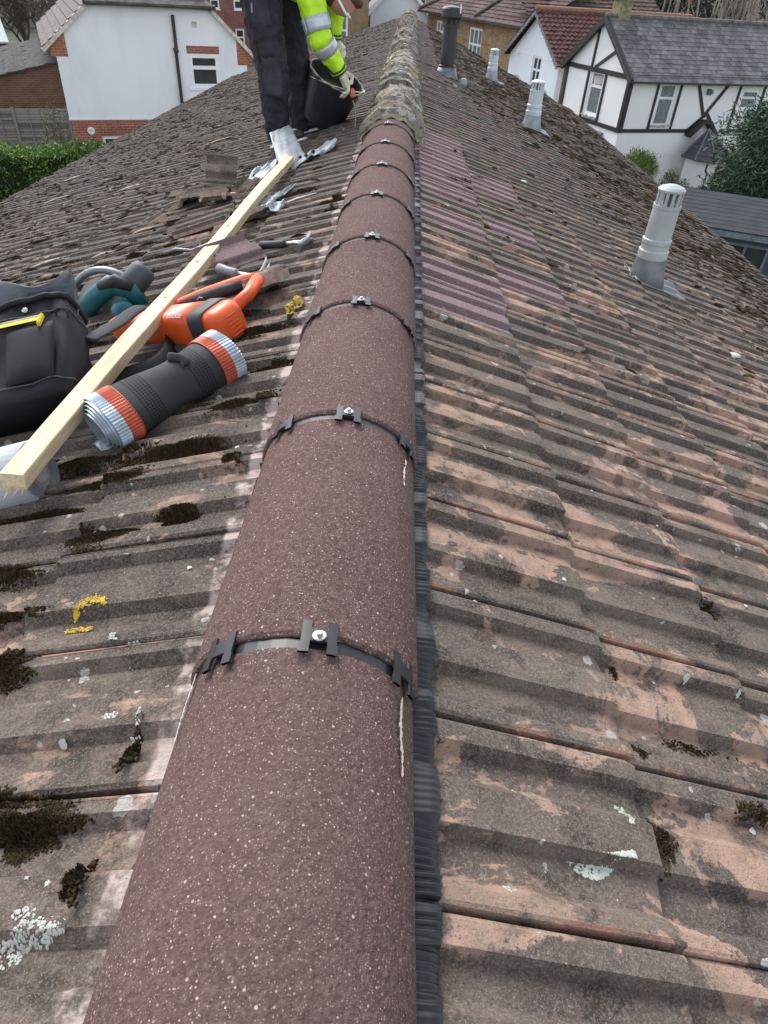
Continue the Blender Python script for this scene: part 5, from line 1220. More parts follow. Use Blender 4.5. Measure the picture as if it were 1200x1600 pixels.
# roll of black ridge membrane with crimped orange and silver edges
M_silver = simple('crimped_silver', (.46, .53, .60), .38, .45, .15, 20); M_or = simple('orange_butyl', (.50, .085, .035), .5, var=.2, scale=30)
k_ = NM('ridge_membrane', .8); mv = k_.n('TexVoronoi', {'Vector': k_.pos(), 'Scale': 150.0, 'Randomness': 0.0}); k_.color((.028, .029, .03)); M_memb = k_.m
p0, p1 = Lp(.340, 1.085, .060), Lp(.135, 1.30, .055); axr = (p1 - p0).normalized(); r1 = Vector((0, 0, 1)); r1 = (r1 - axr * r1.dot(axr)).normalized(); r2 = axr.cross(r1); LR = (p1 - p0).length
tm = thing('ridge_membrane_roll', p0, 'roll of black perforated ridge membrane with crimped orange and silver edges', 'roll')
def mr(f, q, dr=0.0):
    a, c = .066 - .010 * math.exp(-((f - .5) / .2) ** 2), .052 - .006 * math.exp(-((f - .55) / .2) ** 2); w_ = .0025 * math.sin(q * 3 + f * 6)
    return p0 + axr * (LR * f) + r2 * ((a + dr + w_) * math.cos(q)) + r1 * ((c + dr + w_) * math.sin(q))
def band(f0, f1, cr, dr=0.0, nf=5, nq=220):
    b = MB(); b.grid(lambda u, v: mr(f0 + (f1 - f0) * u, 2 * math.pi * v, dr + cr * math.sin(v * 2 * math.pi * 56)), nf, nq + 1); return b
band(.155, .845, 0, -.001, 14, 96).build('membrane', M_memb, tm, True)
for f0, f1, m, cr, nm in ((.0, .075, M_silver, .0014, 'silver_band'), (.075, .16, M_or, .0012, 'orange_band'), (.835, .92, M_or, .0012, 'orange_band'), (.92, 1.0, M_silver, .0014, 'silver_band')):
    band(f0, f1, cr, .0015).build(nm, m, tm, False, solid=.001)
for f in (.166, .832): b = MB(); b.tube([mr(f, q * math.pi / 24, .0016) for q in range(49)], .0011, 5, caps=False); b.build('stitch_line', M_or, tm)
b = MB()
for layer in range(4):
    for f in (0.005 - .012 * layer, ):
        b.grid(lambda u, v, l=layer: p0 + axr * (-.005 - .004 * l + .02 * u) + r2 * ((.062 - .007 * l) * math.cos(v * 6.28 + l)) + r1 * ((.050 - .006 * l) * math.sin(v * 6.28 + l)), 2, 60)
b.build('inner_layers', M_silver, tm, False, solid=.0012)
b = MB(); b.grid(lambda u, v: p0 + axr * (-.03 + .05 * u) + r2 * (-.03 + .05 * v) + r1 * (-.046 + .012 * math.sin(v * 3) + .008 * u), 6, 8); b.build('loose_end', M_silver, tm, True, solid=.0012)
b = MB(); b.lathe([(.045, .03), (.001, .03)], p0, axr, 20); b.lathe([(.045, LR - .03), (.001, LR - .03)], p0, axr, 20); b.build('hollow', bpy.data.materials['dark_hollow'], tm)
b = MB()                                                   # rows of vent holes: tiny dark pips
for f in [.24 + .022 * i for i in range(6)] + [.64 + .022 * i for i in range(6)]:
    for i in range(46):
        q = math.pi * 2 * i / 60 - .6; c = mr(f, q, -.0006); e = (mr(f, q + .02) - mr(f, q)).normalized(); b.add([c + axr * .0016 + e * .0012, c + axr * -.0016 + e * .0012, c - axr * .0016 - e * .0012, c + axr * .0016 - e * .0012], [(0, 1, 2, 3)])
o = b.build('vent_hole', simple('hole_black', (.003, .003, .003), .9), tm, fix=False); o['kind'] = 'stuff'
b = MB(); b.grid(lambda u, v: mr(.60 + .02 * math.sin(v * 8) + .06 * u, 1.1 + 1.1 * v, .002 + .012 * math.sin(math.pi * v) * math.sin(math.pi * u)), 8, 12); b.build('folded_flap', M_memb, tm, True, solid=.002)

# orange nail gun
M_org = simple('orange_plastic', (.78, .105, .018), .38, var=.12, scale=9); M_dk = simple('dark_grip', (.025, .026, .028), .6)
g0, g1 = Lp(.55, 1.70, .048), Lp(.185, 1.50, .050); ga = (g1 - g0).normalized(); gu = Vector((-SP, 0, CP)); gu = (gu - ga * gu.dot(ga)).normalized(); gs_ = ga.cross(gu); LG = (g1 - g0).length
if gs_.y > 0: gs_ = -gs_        # gs_ points to the camera
tn = thing('nail_gun', (g0 + g1) / 2, 'orange and black gas nail gun lying under the batten', 'nail gun')
def GP(f, s, h): return g0 + ga * (LG * f) + gs_ * s + gu * h
def rrect(f, hs, hh2, dh=0.0, e=.45, n=28):
    return [GP(f, hs * math.copysign(abs(math.cos(q)) ** e, math.cos(q)), dh + hh2 * math.copysign(abs(math.sin(q)) ** e, math.sin(q))) for q in [2 * math.pi * j / n for j in range(n)]]
def loft(secs):
    b = MB(); n = len(secs[0]); vs = [p for s in secs for p in s]
    b.add(vs, [(i * n + j, i * n + (j + 1) % n, (i + 1) * n + (j + 1) % n, (i + 1) * n + j) for i in range(len(secs) - 1) for j in range(n)] + [tuple(range(n))[::-1], tuple((len(secs) - 1) * n + j for j in range(n))]); return b
loft([rrect(0, .030, .026), rrect(.1, .038, .036), rrect(.5, .046, .040), rrect(.82, .054, .046)]).build('body', M_org, tn, True)
loft([rrect(.83, .055, .047), rrect(.84, .058, .050), rrect(.94, .058, .050), rrect(.95, .055, .048)]).build('end_band', M_dk, tn, True)
cpg = loft([rrect(.94, .053, .046), rrect(1.0, .052, .046), rrect(1.045, .042, .038), rrect(1.06, .028, .026)]).build('end_cap', M_org, tn, True)
for i in range(6): b = MB(); f = -.024 + i * .0095; b.tube([GP(1.060, -.018, f), GP(1.060, .018, f)], .0016, 6); b.build('vent_rib', M_org, cpg)
for h in (.03, -.03): b = MB(); b.lathe([(.004, 0), (.004, .003)], GP(.87, .046, h), gs_, 8); b.build('screw', M_steel, tn)
hd_pts = [(.40, .035), (.46, .075), (.56, .115), (.70, .150), (.84, .180), (.90, .185)]
b = MB(); b.tube([GP(f, -h, .010 + .1 * h) for f, h in hd_pts], [.018, .020, .020, .021, .022, .018], 12, flat=(1, .8)); b.build('handle', M_org, tn, True)
b = MB(); b.tube([GP(f, -h + .012, .008 + .1 * h) for f, h in hd_pts[1:5]], [.017, .019, .020, .016], 12, flat=(.9, .95)); b.build('grip', M_dk, tn, True)
b = MB(); b.tube([GP(.90, -.185, .028), GP(.95, -.12, .02), GP(.94, -.04, .01)], [.018, .016, .016], 10); b.build('battery_post', M_org, tn, True)
b = MB(); b.box(GP(.60, -.09, .02), (.02, .02, .02), None, .004); b.build('trigger', M_dk, tn)
b = MB(); b.tube([GP(-.05, 0, 0), GP(.02, 0, 0)], [.02, .028], 14); b.tube([GP(-.22, 0, -.01), GP(-.05, 0, 0)], [.010, .014], 10); b.build('nose', M_dk, tn, True)
b = MB(); b.tube([GP(.02, 0, -.02), GP(.32, .0, -.055), GP(.65, .01, -.058)], .014, 8, flat=(1.3, .6)); b.build('magazine', M_dk, tn, True)
tc = bpy.data.curves.new('lettering', 'FONT'); tc.body = 'Paslode'; tc.size = .021; tc.extrude = .0004; tc.shear = .3; tc.align_x = 'CENTER'
lo = bpy.data.objects.new('lettering', tc); M_let = simple('white_print', (.75, .72, .70), .6, var=.02); tc.materials.append(M_let)
lc = GP(.70, .0475, .0405); nf_ = (gs_ * .72 + gu * .69).normalized(); ta_ = ga.copy(); tu_ = nf_.cross(ta_).normalized(); Rl = Matrix((ta_, tu_, nf_)).transposed()

lm = bpy.data.meshes.new_from_object(lo); bpy.data.objects.remove(lo); lo = bpy.data.objects.new('lettering', lm); link(lo, lc, tn); lo.rotation_euler = Rl.to_euler()


# teal circular saw
M_teal = simple('teal_plastic', (.012, .13, .15), .42, var=.15, scale=12); M_alu2 = simple('cast_alloy', (.20, .21, .22), .45, .5, .12, 30)
so_c = Lp(.72, 1.98, .055); ts_ = thing('circular_saw', so_c, 'teal and grey circular saw behind the tool bag', 'circular saw')
def SW(x, y, z): return so_c + Vector((x, y, z))
ang = [math.radians(a) for a in range(20, 200, 8)]
b = MB(); b.tube([SW(.02 + .115 * math.cos(a), .02 * math.sin(a), .115 * math.sin(a) - .03) for a in ang], .011, 8, flat=(1, 1.5)); b.build('blade_guard', M_alu2, ts_, True)
b = MB(); b.lathe([(.09, 0), (.095, .004), (.001, .005)], SW(.02, .012, -.03), Vector((0, -1, .1)), 40); b.build('blade', M_steel, ts_, False)
b = MB(); b.tube([SW(-.04, -.05, -.03), SW(.0, -.05, .02), SW(.06, -.045, .065), (SW(.115, -.04, .05)), SW(.14, -.04, .0)], [.026, .030, .030, .028, .024], 14, flat=(1, .8)); b.build('motor_handle', M_teal, ts_, True)
b = MB(); b.tube([SW(.03, -.055, .06), SW(.08, -.055, .083), SW(.125, -.05, .062)], [.016, .020, .014], 10); b.build('rubber_grip', M_dk, ts_, True)
b = MB(); b.lathe([(.036, 0), (.040, .02), (.038, .07), (.030, .085)], SW(.10, -.02, .045), Vector((.35, .35, .4)), 18); b.build('motor_housing', simple('grey_rubber', (.075, .09, .10), .6), ts_, True)
b = MB(); b.lathe([(.030, 0), (.036, .02), (.030, .05), (.012, .055)], SW(.085, -.07, .0), Vector((.5, -.6, .1)), 16); b.build('motor_end', M_teal, ts_, True)
b = MB(); b.box(SW(.03, .02, -.05), (.26, .11, .006), euler_m(0, math.radians(-18), 0), .002); b.build('base_plate', M_alu2, ts_)

# claw hammers
def hammer(hc, hdir, handle_dir, label, grip=M_dk, hl=.20, sc=1.0):
    t = thing('claw_hammer', hc, label, 'hammer'); hd_ = Vector(hdir).normalized(); hn = Vector(handle_dir).normalized(); hn = (hn - hd_ * hn.dot(hd_)).normalized() ; nn_ = hd_.cross(hn)
    P = lambda a, b_, c=0: Vector(hc) + hd_ * a * sc + hn * b_ * sc + nn_ * c * sc
    b = MB(); b.tube([P(-.052, 0), P(-.044, 0), P(-.040, 0), P(-.026, 0)], [.0135, .0145, .0115, .0100], 14); b.tube([P(-.028, 0), P(-.012, 0), P(.014, .0)], [.0105, .0125, .0115], 10); b.build('head', M_alu2, t, False)
    for s in (-1, 1):
        b = MB(); b.tube([P(.008, 0, s * .003), P(.03, .004, s * .006), P(.052, .013, s * .009), P(.072, .028, s * .011)], [.0095, .008, .006, .0025], 8, flat=(.7, .8)); b.build('claw', M_alu2, t, False)
    b = MB(); b.tube([P(0, .004), P(0, .05), P(0, .10)], .0062, 10); b.build('shaft', M_steel, t, True)
    b = MB(); b.tube([P(0, .085), P(0, .092), P(.001, .13), P(.002, hl - .03), P(.003, hl - .004), P(.003, hl)], [.009, .0125, .0125, .0135, .0155, .011], 12); b.build('grip', grip, t, True); return t
h1c = Lp(.075, 2.10, .032); hammer(h1c, Lp(.03, 2.19, .03) - Lp(.11, 2.03, .035), Lp(.20, 2.30, .03) - h1c, 'steel claw hammer with a black rubber grip, lying beside the new ridge', sc=.92)
h2c = Lp(.165, 1.80, .05); hammer(h2c, Lp(.15, 1.98, .085) - Lp(.26, 1.84, .05), Lp(.42, 1.82, .05) - h2c, 'steel claw hammer with grey shaft, behind the orange nail gun', simple('grey_grip', (.2, .21, .22), .5), hl=.17)

# broken tiles and offcuts
M_shard = mat_tile('shard_dark'); M_purple = M_tileN
def broken_tile(loc, R, length, u0, u1, mat, label, group=None, name='broken_tile', thick=.013, rag=.02, seed=1):
    rg = random.Random(seed); b = MB(); ny = 26; nx = 9; T = []
    rag0 = [rg.gauss(0, rag) * .5 for _ in range(ny + 1)]
    for top in (1, 0):
        vs = []
        for i in range(nx + 1):
            for j in range(ny + 1):
                y = u0 + (u1 - u0) * j / ny; z = np.interp(y % .2, [p[0] for p in PROF] + [.2], [p[1] for p in PROF] + [.004]); x = -length / 2 + length * i / nx
                if i == nx: x += rag0[j] + rag * math.sin(j * .7 + seed)
                if i == 0: x += rg.gauss(0, .001)
                vs.append(Vector(loc) + R @ Vector((x, y - (u0 + u1) / 2, z + (thick if top else 0))))
        b.add(vs, [(i * (ny + 1) + j, i * (ny + 1) + j + 1, (i + 1) * (ny + 1) + j + 1, (i + 1) * (ny + 1) + j) for i in range(nx) for j in range(ny)])
    N = (nx + 1) * (ny + 1); W = ny + 1
    ring = [(0 * W + j, 0 * W + j + 1) for j in range(ny)] + [(nx * W + j, nx * W + j + 1) for j in range(ny)] + [(i * W, (i + 1) * W) for i in range(nx)] + [(i * W + ny, (i + 1) * W + ny) for i in range(nx)]
    b.mat = 1; b.add([], []); b.f += [(a, c, c + N, a + N) for a, c in ring]; b.m += [1] * len(ring)
    o = b.build(name, [mat, M_break], None, origin=loc); return tag(o, label, 'broken tile', group)
M_break = simple('fresh_break', (.40, .29, .23), .95, var=.25, scale=60)
def LR(rx, ry, rz): return RL @ euler_m(rx, ry, rz)
G = 'broken roof tiles stacked on the left slope'
broken_tile(Lp(.67, 3.42, .075), LR(-.55, -.35, .12), .16, .0, .27, M_shard, 'broken ribbed tile propped up on top of the debris pile, salmon edge showing', G, seed=2)
broken_tile(Lp(.74, 3.30, .045), LR(.1, -.20, .5), .20, .05, .26, M_shard, 'broken tile piece lying at the bottom of the debris pile, partly under the propped tile', G, seed=3)
broken_tile(Lp(.87, 3.36, .02), LR(0, .12, -.5), .12, .0, .16, M_shard, 'small broken tile at the left end of the debris pile', G, seed=4)
broken_tile(Lp(.62, 3.14, .03), LR(.3, -.1, -.2), .10, .02, .18, M_shard, 'small broken tile below the right end of the debris pile', G, seed=5)
broken_tile(Lp(.60, 2.78, .022), LR(0, .02, .05), .24, .0, .20, M_tileL, 'flat salmon-brown tile piece just left of the batten', G, seed=6)
broken_tile(Lp(.305, 2.10, .042), LR(-.40, -.12, .75), .15, .02, .15, M_purple, 'purple-brown broken tile with a jagged wavy edge, right of the batten', G, rag=.022, seed=8)
broken_tile(Lp(.145, 1.73, .045), LR(.05, -.10, .75), .13, .03, .13, M_shard, 'thick grey piece of broken tile against the end of the nail gun', G, thick=.024, seed=9, rag=.006)
broken_tile(Lp(.36, 2.62, .03), LR(.1, -.1, 1.2), .12, .0, .08, M_shard, 'narrow strip of broken tile beside the purple piece', G, seed=10)
for i, (s, y, h, rx, ry, rz, ln, w0, w1, lab) in enumerate(((.93, 3.14, .02, .1, .1, .7, .08, .0, .07, 'small dark shard left of the flat salmon piece'), (.52, 3.28, .025, -.3, .2, 1.1, .10, .02, .10, 'dark shard between the debris pile and the batten'),
    (.80, 2.98, .02, .2, -.1, .2, .07, .05, .12, 'small shard just below the debris pile'), (.46, 2.55, .022, .1, .1, -.4, .09, .0, .06, 'small shard left of the batten above the wire clip'), (.70, 3.55, .03, -.6, -.5, .4, .12, .1, .19, 'tilted dark shard behind the propped tile'))):
    broken_tile(Lp(s, y, h), LR(rx, ry, rz), ln, w0, w1, M_shard, lab, G, seed=20 + i, rag=.012)
# sheets of torn lead flashing
GF = 'torn grey flashing pieces'
pA, pB, pC_, pD = Lp(.50, 3.98, .13), Lp(.40, 4.05, .135), Lp(.275, 3.62, .03), Lp(.40, 3.52, .025)
crumple('flashing_sheet', lambda u, v: pA.lerp(pB, v).lerp(pD.lerp(pC_, v), u), 16, 12, M_alu, 'upright bluish-grey flashing sheet leaning against the worker\'s foot', 'flashing', pA, .004, 6, 1, group=GF)
qA, qB, qC, qD = Lp(.34, 3.62, .03), Lp(.13, 3.78, .04), Lp(.12, 3.60, .05), Lp(.33, 3.42, .02)
crumple('flashing_sheet', lambda u, v: qA.lerp(qB, v).lerp(qD.lerp(qC, v), u), 12, 26, M_alu, 'crumpled strip of grey flashing with dark holes, right of the upright sheet', 'flashing', qA, .014, 9, 2, group=GF)
b = MB()
for (u, v) in ((.3, .15), (.5, .3), (.4, .45)): b.sphere(qA.lerp(qB, v).lerp(qD.lerp(qC, v), u) + Vector((0, 0, .012)), (.010, .010, .008), 9, 5)
tag(b.build('bitumen_lump', M_dk), 'black bitumen lumps on the crumpled flashing below the upright sheet', 'bitumen')
rA, rB_, rC, rD = Lp(.56, 3.62, .03), Lp(.43, 3.70, .05), Lp(.42, 3.40, .03), Lp(.56, 3.30, .02)
crumple('flashing_sheet', lambda u, v: rA.lerp(rB_, v).lerp(rD.lerp(rC, v), u), 12, 14, M_alu, 'curled grey flashing piece left of the batten\'s far end', 'flashing', rA, .016, 6, 3, group=GF)
for i, (s, y, w_, l_, lab) in enumerate(((.30, 2.86, .06, .22, 'long torn strip of grey flashing just right of the batten, below its far end'), (.27, 2.68, .08, .10, 'small curled piece of grey flashing above the purple broken tile'))):
    cA = Lp(s, y, .035); crumple('flashing_sheet', lambda u, v: cA + Vector((.4, .75, .1)).normalized() * (v - .5) * l_ + Vector((-.8, .4, .1)).normalized() * (u - .5) * w_ * (1.2 - v), 8, 16, M_alu, lab, 'flashing', cA, .012, 8, 5 + i, group=GF)
# bent wire hook and clip near the batten
b = MB(); c = Lp(.52, 2.30, .03); b.tube([c + Vector((-.10, .02, .0)), c + Vector((-.06, .04, .01)), c + Vector((0, .02, .015)), c + Vector((.05, .05, .03)), c + Vector((.085, .03, .03)), c + Vector((.10, -.03, .01)), c + Vector((.09, -.07, .0))], .006, 8); tag(b.build('bent_wire', M_alu2, smooth=True), 'bent metal wire clip looped over the tiles at the left of the batten', 'wire clip')
b = MB(); c = Lp(.62, 3.22, .03); b.tube([c + Vector((-.09, 0, 0)), c + Vector((.07, .03, .01)), c + Vector((.08, .03, -.02))], .009, 8, flat=(.5, 1.2)); tag(b.build('plastic_strip', simple('pinkish_strip', (.45, .32, .28), .7)), 'pinkish strip lying below the debris pile', 'strip')
# slivers: splinters and mortar flakes on the left slope
slab_spots = [(1.55, 4.4, .16), (1.2, 5.4, .22), (2.3, 4.9, .18), (1.8, 3.1, .16), (1.4, 2.9, .14), (.95, 3.0, .10), (.55, 5.2, .3), (.3, 5.0, .28), (2.6, 5.9, .2), (1.05, 2.75, .09), (.2, 2.75, .16)]
for i, (s, y, l_) in enumerate(slab_spots):
    b = MB(); c = Lp(s, y, .026); v_ = Vector((CP, rnd.uniform(.05, .35), SP)).normalized(); b.tube([c - v_ * l_ / 2, c + Vector((0, 0, .003)), c + v_ * l_ / 2], [.004, .011, .005], 5, flat=(.5, 1)); o = tag(b.build('tile_sliver', M_break if i % 2 else M_grit), ['sliver of tile near the hedge side of the left slope', 'pale sliver midway up the left slope, left of the debris pile', 'pale sliver on the far left slope below the white house', 'pale sliver left of the tool bag flap', 'pale bent sliver left of the circular saw', 'small sliver just left of the bent wire clip', 'long sliver just left of the worker\'s shoes', 'long sliver behind the upright flashing sheet', 'sliver farthest down the left slope', 'short sliver between the wire clip and the strip', 'sliver between the claw hammer and the new ridge'][i], 'tile sliver', 'slivers on the left slope')
for s, y, lab in ((.62, 3.95, 'white chip of mortar on the right slope, nearest the purple tiles'), (1.28, 2.35, 'white chip of mortar on the right slope, below the nearest flue')):
    b = MB(); b.sphere(Rp(s, y, .02), (.03, .022, .008), 7, 4); tag(b.build('mortar_chip', M_lime), lab, 'mortar chip')

# ------------------------------------------------------------------ the worker
def W(x, y, z): return Vector((x, y, Z(z)))
pr = thing('person', W(-.66, 4.4, -.82), 'worker in hi-vis yellow jacket and black trousers bending over a bucket on the roof', 'person')
M_skin = simple('skin', (.42, .22, .16), .6, var=.1); M_trou = simple('black_trousers', (.016, .018, .024), .85, var=.4, scale=9, bump=.6, bscale=16, bdist=.02)
M_hv = simple('hi_vis_yellow', (.50, .84, .02), .65, var=.1, scale=6, bump=.4, bscale=12, bdist=.02); M_refl = simple('reflective_band', (.46, .50, .54), .35, .3, .12, 30)
M_glove = simple('cream_glove', (.56, .53, .42), .85, var=.2, scale=40, bump=.5, bscale=120); M_hair = simple('brown_hair', (.09, .045, .022), .9, var=.4, scale=60); M_jk = simple('dark_jacket_hem', (.022, .024, .032), .8)
hipR, kneR, ankR = W(-.800, 4.32, .02), W(-.725, 4.22, -.42), W(-.712, 4.27, -.775); hipL, kneL, ankL = W(-.755, 4.56, .02), W(-.640, 4.50, -.42), W(-.615, 4.50, -.755)
pel, chest, neck = W(-.80, 4.44, .045), W(-.56, 4.44, .015), W(-.42, 4.44, -.03); shR, shL = W(-.545, 4.30, -.045), W(-.47, 4.60, -.045)
elR, wrR = W(-.475, 4.27, -.275), W(-.372, 4.35, -.430); elL, wrL = W(-.435, 4.64, -.18), W(-.440, 4.65, -.300)
hdC = W(-.375, 4.37, -.085)
b = MB()
for pts, rs in (([pel, chest, neck], [.12, .125, .06]), ([hipR, kneR, ankR], [.078, .052, .038]), ([hipL, kneL, ankL], [.078, .052, .038]), ([shR, elR, wrR], [.045, .036, .025]), ([shL, elL, wrL], [.045, .036, .025]), ([neck, hdC], [.05, .055]), ([shR, shL], [.06, .06]), ([hipR, hipL], [.09, .09])):
    b.tube(pts, rs, 14)
for p, r_ in ((pel, .12), (hipR, .085), (hipL, .085), (kneR, .053), (kneL, .053), (shR, .06), (shL, .06), (elR, .037), (elL, .037), (chest, .12)): b.sphere(p, r_, 12, 8)
b.sphere(hdC, (.078, .08, .098), 16, 12)
fdir = Vector((.55, -.10, -.83)).normalized()              # the face looks down at the bucket
b.sphere(hdC + fdir * .045, (.060, .055, .065), 14, 10); b.sphere(hdC + fdir * .088 + Vector((.005, 0, -.0)), (.014, .012, .014), 10, 8)
for s in (-1, 1): b.sphere(hdC + Vector((.0, s * .082, .0)), (.018, .009, .028), 8, 6)
remesh(b.build('body', M_skin, pr), .010, 3)
fs_ = Vector((0, 1, 0)); fu = fs_.cross(fdir).normalized()
if fu.x > 0: fu = fu
for s in (-1, 1):
    b = MB(); b.sphere(hdC + fdir * .094 + fs_ * s * .030 + fu * .018, .010, 10, 8); b.build('eye', M_white, pr)
b = MB(); b.tube([hdC + fdir * .100 + fs_ * -.02 - fu * .035, hdC + fdir * .106 - fu * .037, hdC + fdir * .100 + fs_ * .02 - fu * .035], .004, 6); b.build('mouth', simple('lips', (.35, .12, .10), .6), pr)
b = MB(); b.sphere(hdC - fdir * .018 + Vector((-.012, 0, .012)), (.088, .090, .10), 16, 12); hr_ = remesh(b.build('hair', M_hair, pr), .012, 2, (.012, .03))
b = MB(); b.tube([hdC + fdir * .055 - fu * .05 + fs_ * -.055, hdC + fdir * .085 - fu * .055, hdC + fdir * .055 - fu * .05 + fs_ * .055], [.018, .026, .018], 10); remesh(b.build('beard', M_hair, pr), .007, 2, (.008, .02))
b = MB(); b.tube([hdC + fs_ * -.082 + fdir * .02 + fu * .02, hdC + fs_ * -.07 + fdir * .085 + fu * .02, hdC + fdir * .112 + fu * .016, hdC + fs_ * .07 + fdir * .085 + fu * .02, hdC + fs_ * .082 + fdir * .02 + fu * .02], .006, 8); b.build('safety_glasses', M_white, pr, True)
# trousers
b = MB()
b.tube([pel + Vector((.05, 0, 0)), pel + Vector((-.06, 0, -.01))], [.15, .14], 16)
b.tube([hipR, hipR.lerp(kneR, .5) + Vector((-.01, 0, 0)), kneR, kneR.lerp(ankR, .45) + Vector((-.008, 0, 0)), ankR + Vector((0, 0, .01))], [.122, .100, .082, .074, .070], 16)
b.tube([hipL, hipL.lerp(kneL, .5), kneL, kneL.lerp(ankL, .45), ankL + Vector((0, 0, .01))], [.122, .098, .078, .068, .064], 16)
b.sphere(hipR, .125, 12, 8); b.sphere(hipL, .125, 12, 8); b.sphere(kneR, .085, 12, 8); b.sphere(kneL, .08, 12, 8); b.tube([hipR, hipL], .125, 14)
for kn, an in ((kneR, ankR), (kneL, ankL)):
    for f in (.15, .5, .72, .9):
        c = kn.lerp(an, f); b.lathe([(.060, -.014), (.076 - .006 * f, 0), (.060, .014)], c, (rnd.gauss(0, .25), rnd.gauss(0, .25), 1), 14)
tro = remesh(b.build('trousers', M_trou, pr), .008, 2, (.034, .045))
M_pocket = simple('pocket_black', (.030, .032, .040), .85, var=.3, scale=14, bump=.5, bscale=20, bdist=.01)
b = MB(); pc_ = hipR.lerp(kneR, .42) + Vector((-.002, -.098, 0)); b.box(pc_, (.115, .03, .16), euler_m(.06, -.13, 0), .008); b.build('cargo_pocket', M_pocket, tro)
b = MB(); b.box(pc_ + Vector((0, -.012, .07)), (.125, .022, .05), euler_m(.06, -.13, 0), .006); b.build('pocket_flap', M_pocket, tro)
b = MB(); b.box(kneR + Vector((.01, -.076, -.03)), (.11, .022, .17), euler_m(-.05, .02, 0), .008); b.build('knee_pad', M_pocket, tro)
b = MB(); b.tube([hipR.lerp(kneR, .2) + Vector((-.06, -.105, 0)), kneR + Vector((-.055, -.062, 0)), ankR + Vector((-.045, -.055, .04))], .0022, 5); b.build('side_seam', M_pocket, tro)
b = MB(); b.tube([pc_ + Vector((-.035, -.02, .02)), pc_ + Vector((-.035, -.024, -.02))], .005, 7); b.build('pen', M_lead, tro)
# shoes
for an, lab in ((ankR, None), (ankL, None)):
    gz = roofz(-1, an.x) + .02; b = MB(); fx = Vector((CP * .0 + .93, -.2 if an is ankR else -.12, .30)).normalized()
    b.tube([Vector((an.x, an.y, gz)) + fx * a + Vector((0, 0, z)) for a, z in ((-.045, .045), (.0, .052), (.06, .044), (.12, .034), (.155, .026))], [.038, .044, .042, .038, .022], 14, flat=(.9, 1)); b.tube([an + Vector((0, 0, .03)), Vector((an.x, an.y, gz + .05))], [.045, .044], 12)
    sh = remesh(b.build('shoe', M_black, pr), .007, 2)
    b = MB(); b.tube([Vector((an.x, an.y, gz)) + fx * a + Vector((0, 0, .010)) for a in (-.052, -.03, .03, .11, .150, .172)], [.018, .037, .040, .041, .034, .014], 14, flat=(.30, 1), up=(0, 0, 1)); b.build('sole', M_white, sh, True)
# jacket with sleeves
b = MB(); b.tube([pel + Vector((.04, 0, .0)), pel.lerp(chest, .55) + Vector((0, 0, -.01)), chest + Vector((0, 0, -.01)), neck + Vector((-.03, 0, 0))], [.150, .150, .148, .095], 18); b.tube([shR, shL], .082, 14); b.sphere(shR, .082, 12, 8); b.sphere(shL, .080, 12, 8)
slR = [shR, shR.lerp(elR, .5), elR, elR.lerp(wrR, .5), wrR.lerp(elR, .08)]; b.tube(slR, [.080, .072, .062, .054, .040], 14); b.sphere(elR, .064, 12, 8)
slL = [shL, shL.lerp(elL, .5), elL, wrL.lerp(elL, .12)]; b.tube(slL, [.080, .070, .060, .042], 14); b.sphere(elL, .060, 12, 8)
for f in (.35, .7): b.lathe([(.045, -.012), (.062 - .014 * f, 0), (.045, .012)], elR.lerp(wrR, f), wrR - elR, 14)
jk = remesh(b.build('jacket', M_hv, pr), .009, 3, (.022, .05))
def sleeve_band(a, c, f0, f1, r0, r1, mat, nm='reflective_band'):
    b = MB(); b.grid(lambda u, v: a.lerp(c, f0 + (f1 - f0) * u) + ((c - a).orthogonal().normalized() * math.cos(v * 6.2832) + (c - a).normalized().cross((c - a).orthogonal().normalized()) * math.sin(v * 6.2832)) * (r0 + (r1 - r0) * u + .002 * math.sin(v * 19)), 4, 33); return b.build(nm, mat, jk, True, solid=.002)
sleeve_band(shR, elR, .62, .90, .074, .070, M_refl); sleeve_band(elR, wrR, .12, .40, .066, .060, M_refl)
sleeve_band(elL, wrL, .05, .25, .061, .057, M_refl) if False else None
sleeve_band(elR, wrR, .84, .98, .046, .041, simple('green_cuff', (.02, .05, .03), .8), 'cuff'); sleeve_band(elL, wrL, .80, 1.0, .047, .043, bpy.data.materials['green_cuff'], 'cuff')
sleeve_band(elR, wrR, .895, .92, .0468, .0452, M_hv, 'cuff_stripe'); sleeve_band(elL, wrL, .88, .92, .0475, .0465, M_hv, 'cuff_stripe')
b = MB(); b.grid(lambda u, v: pel.lerp(chest, .22 + .22 * u) + Vector((0, math.cos(v * 6.2832), math.sin(v * 6.2832))) * .156, 4, 40); b.build('reflective_band', M_refl, jk, True, solid=.002)
b = MB(); b.box(pel + Vector((.0, -.165, -.10)), (.17, .05, .16), euler_m(0, .1, 0), .015); b.build('tool_pouch', M_jk, pr)
b = MB(); b.box(pel + Vector((-.12, -.155, -.06)), (.10, .05, .13), euler_m(0, .1, 0), .015); b.build('tool_pouch', M_jk, pr)
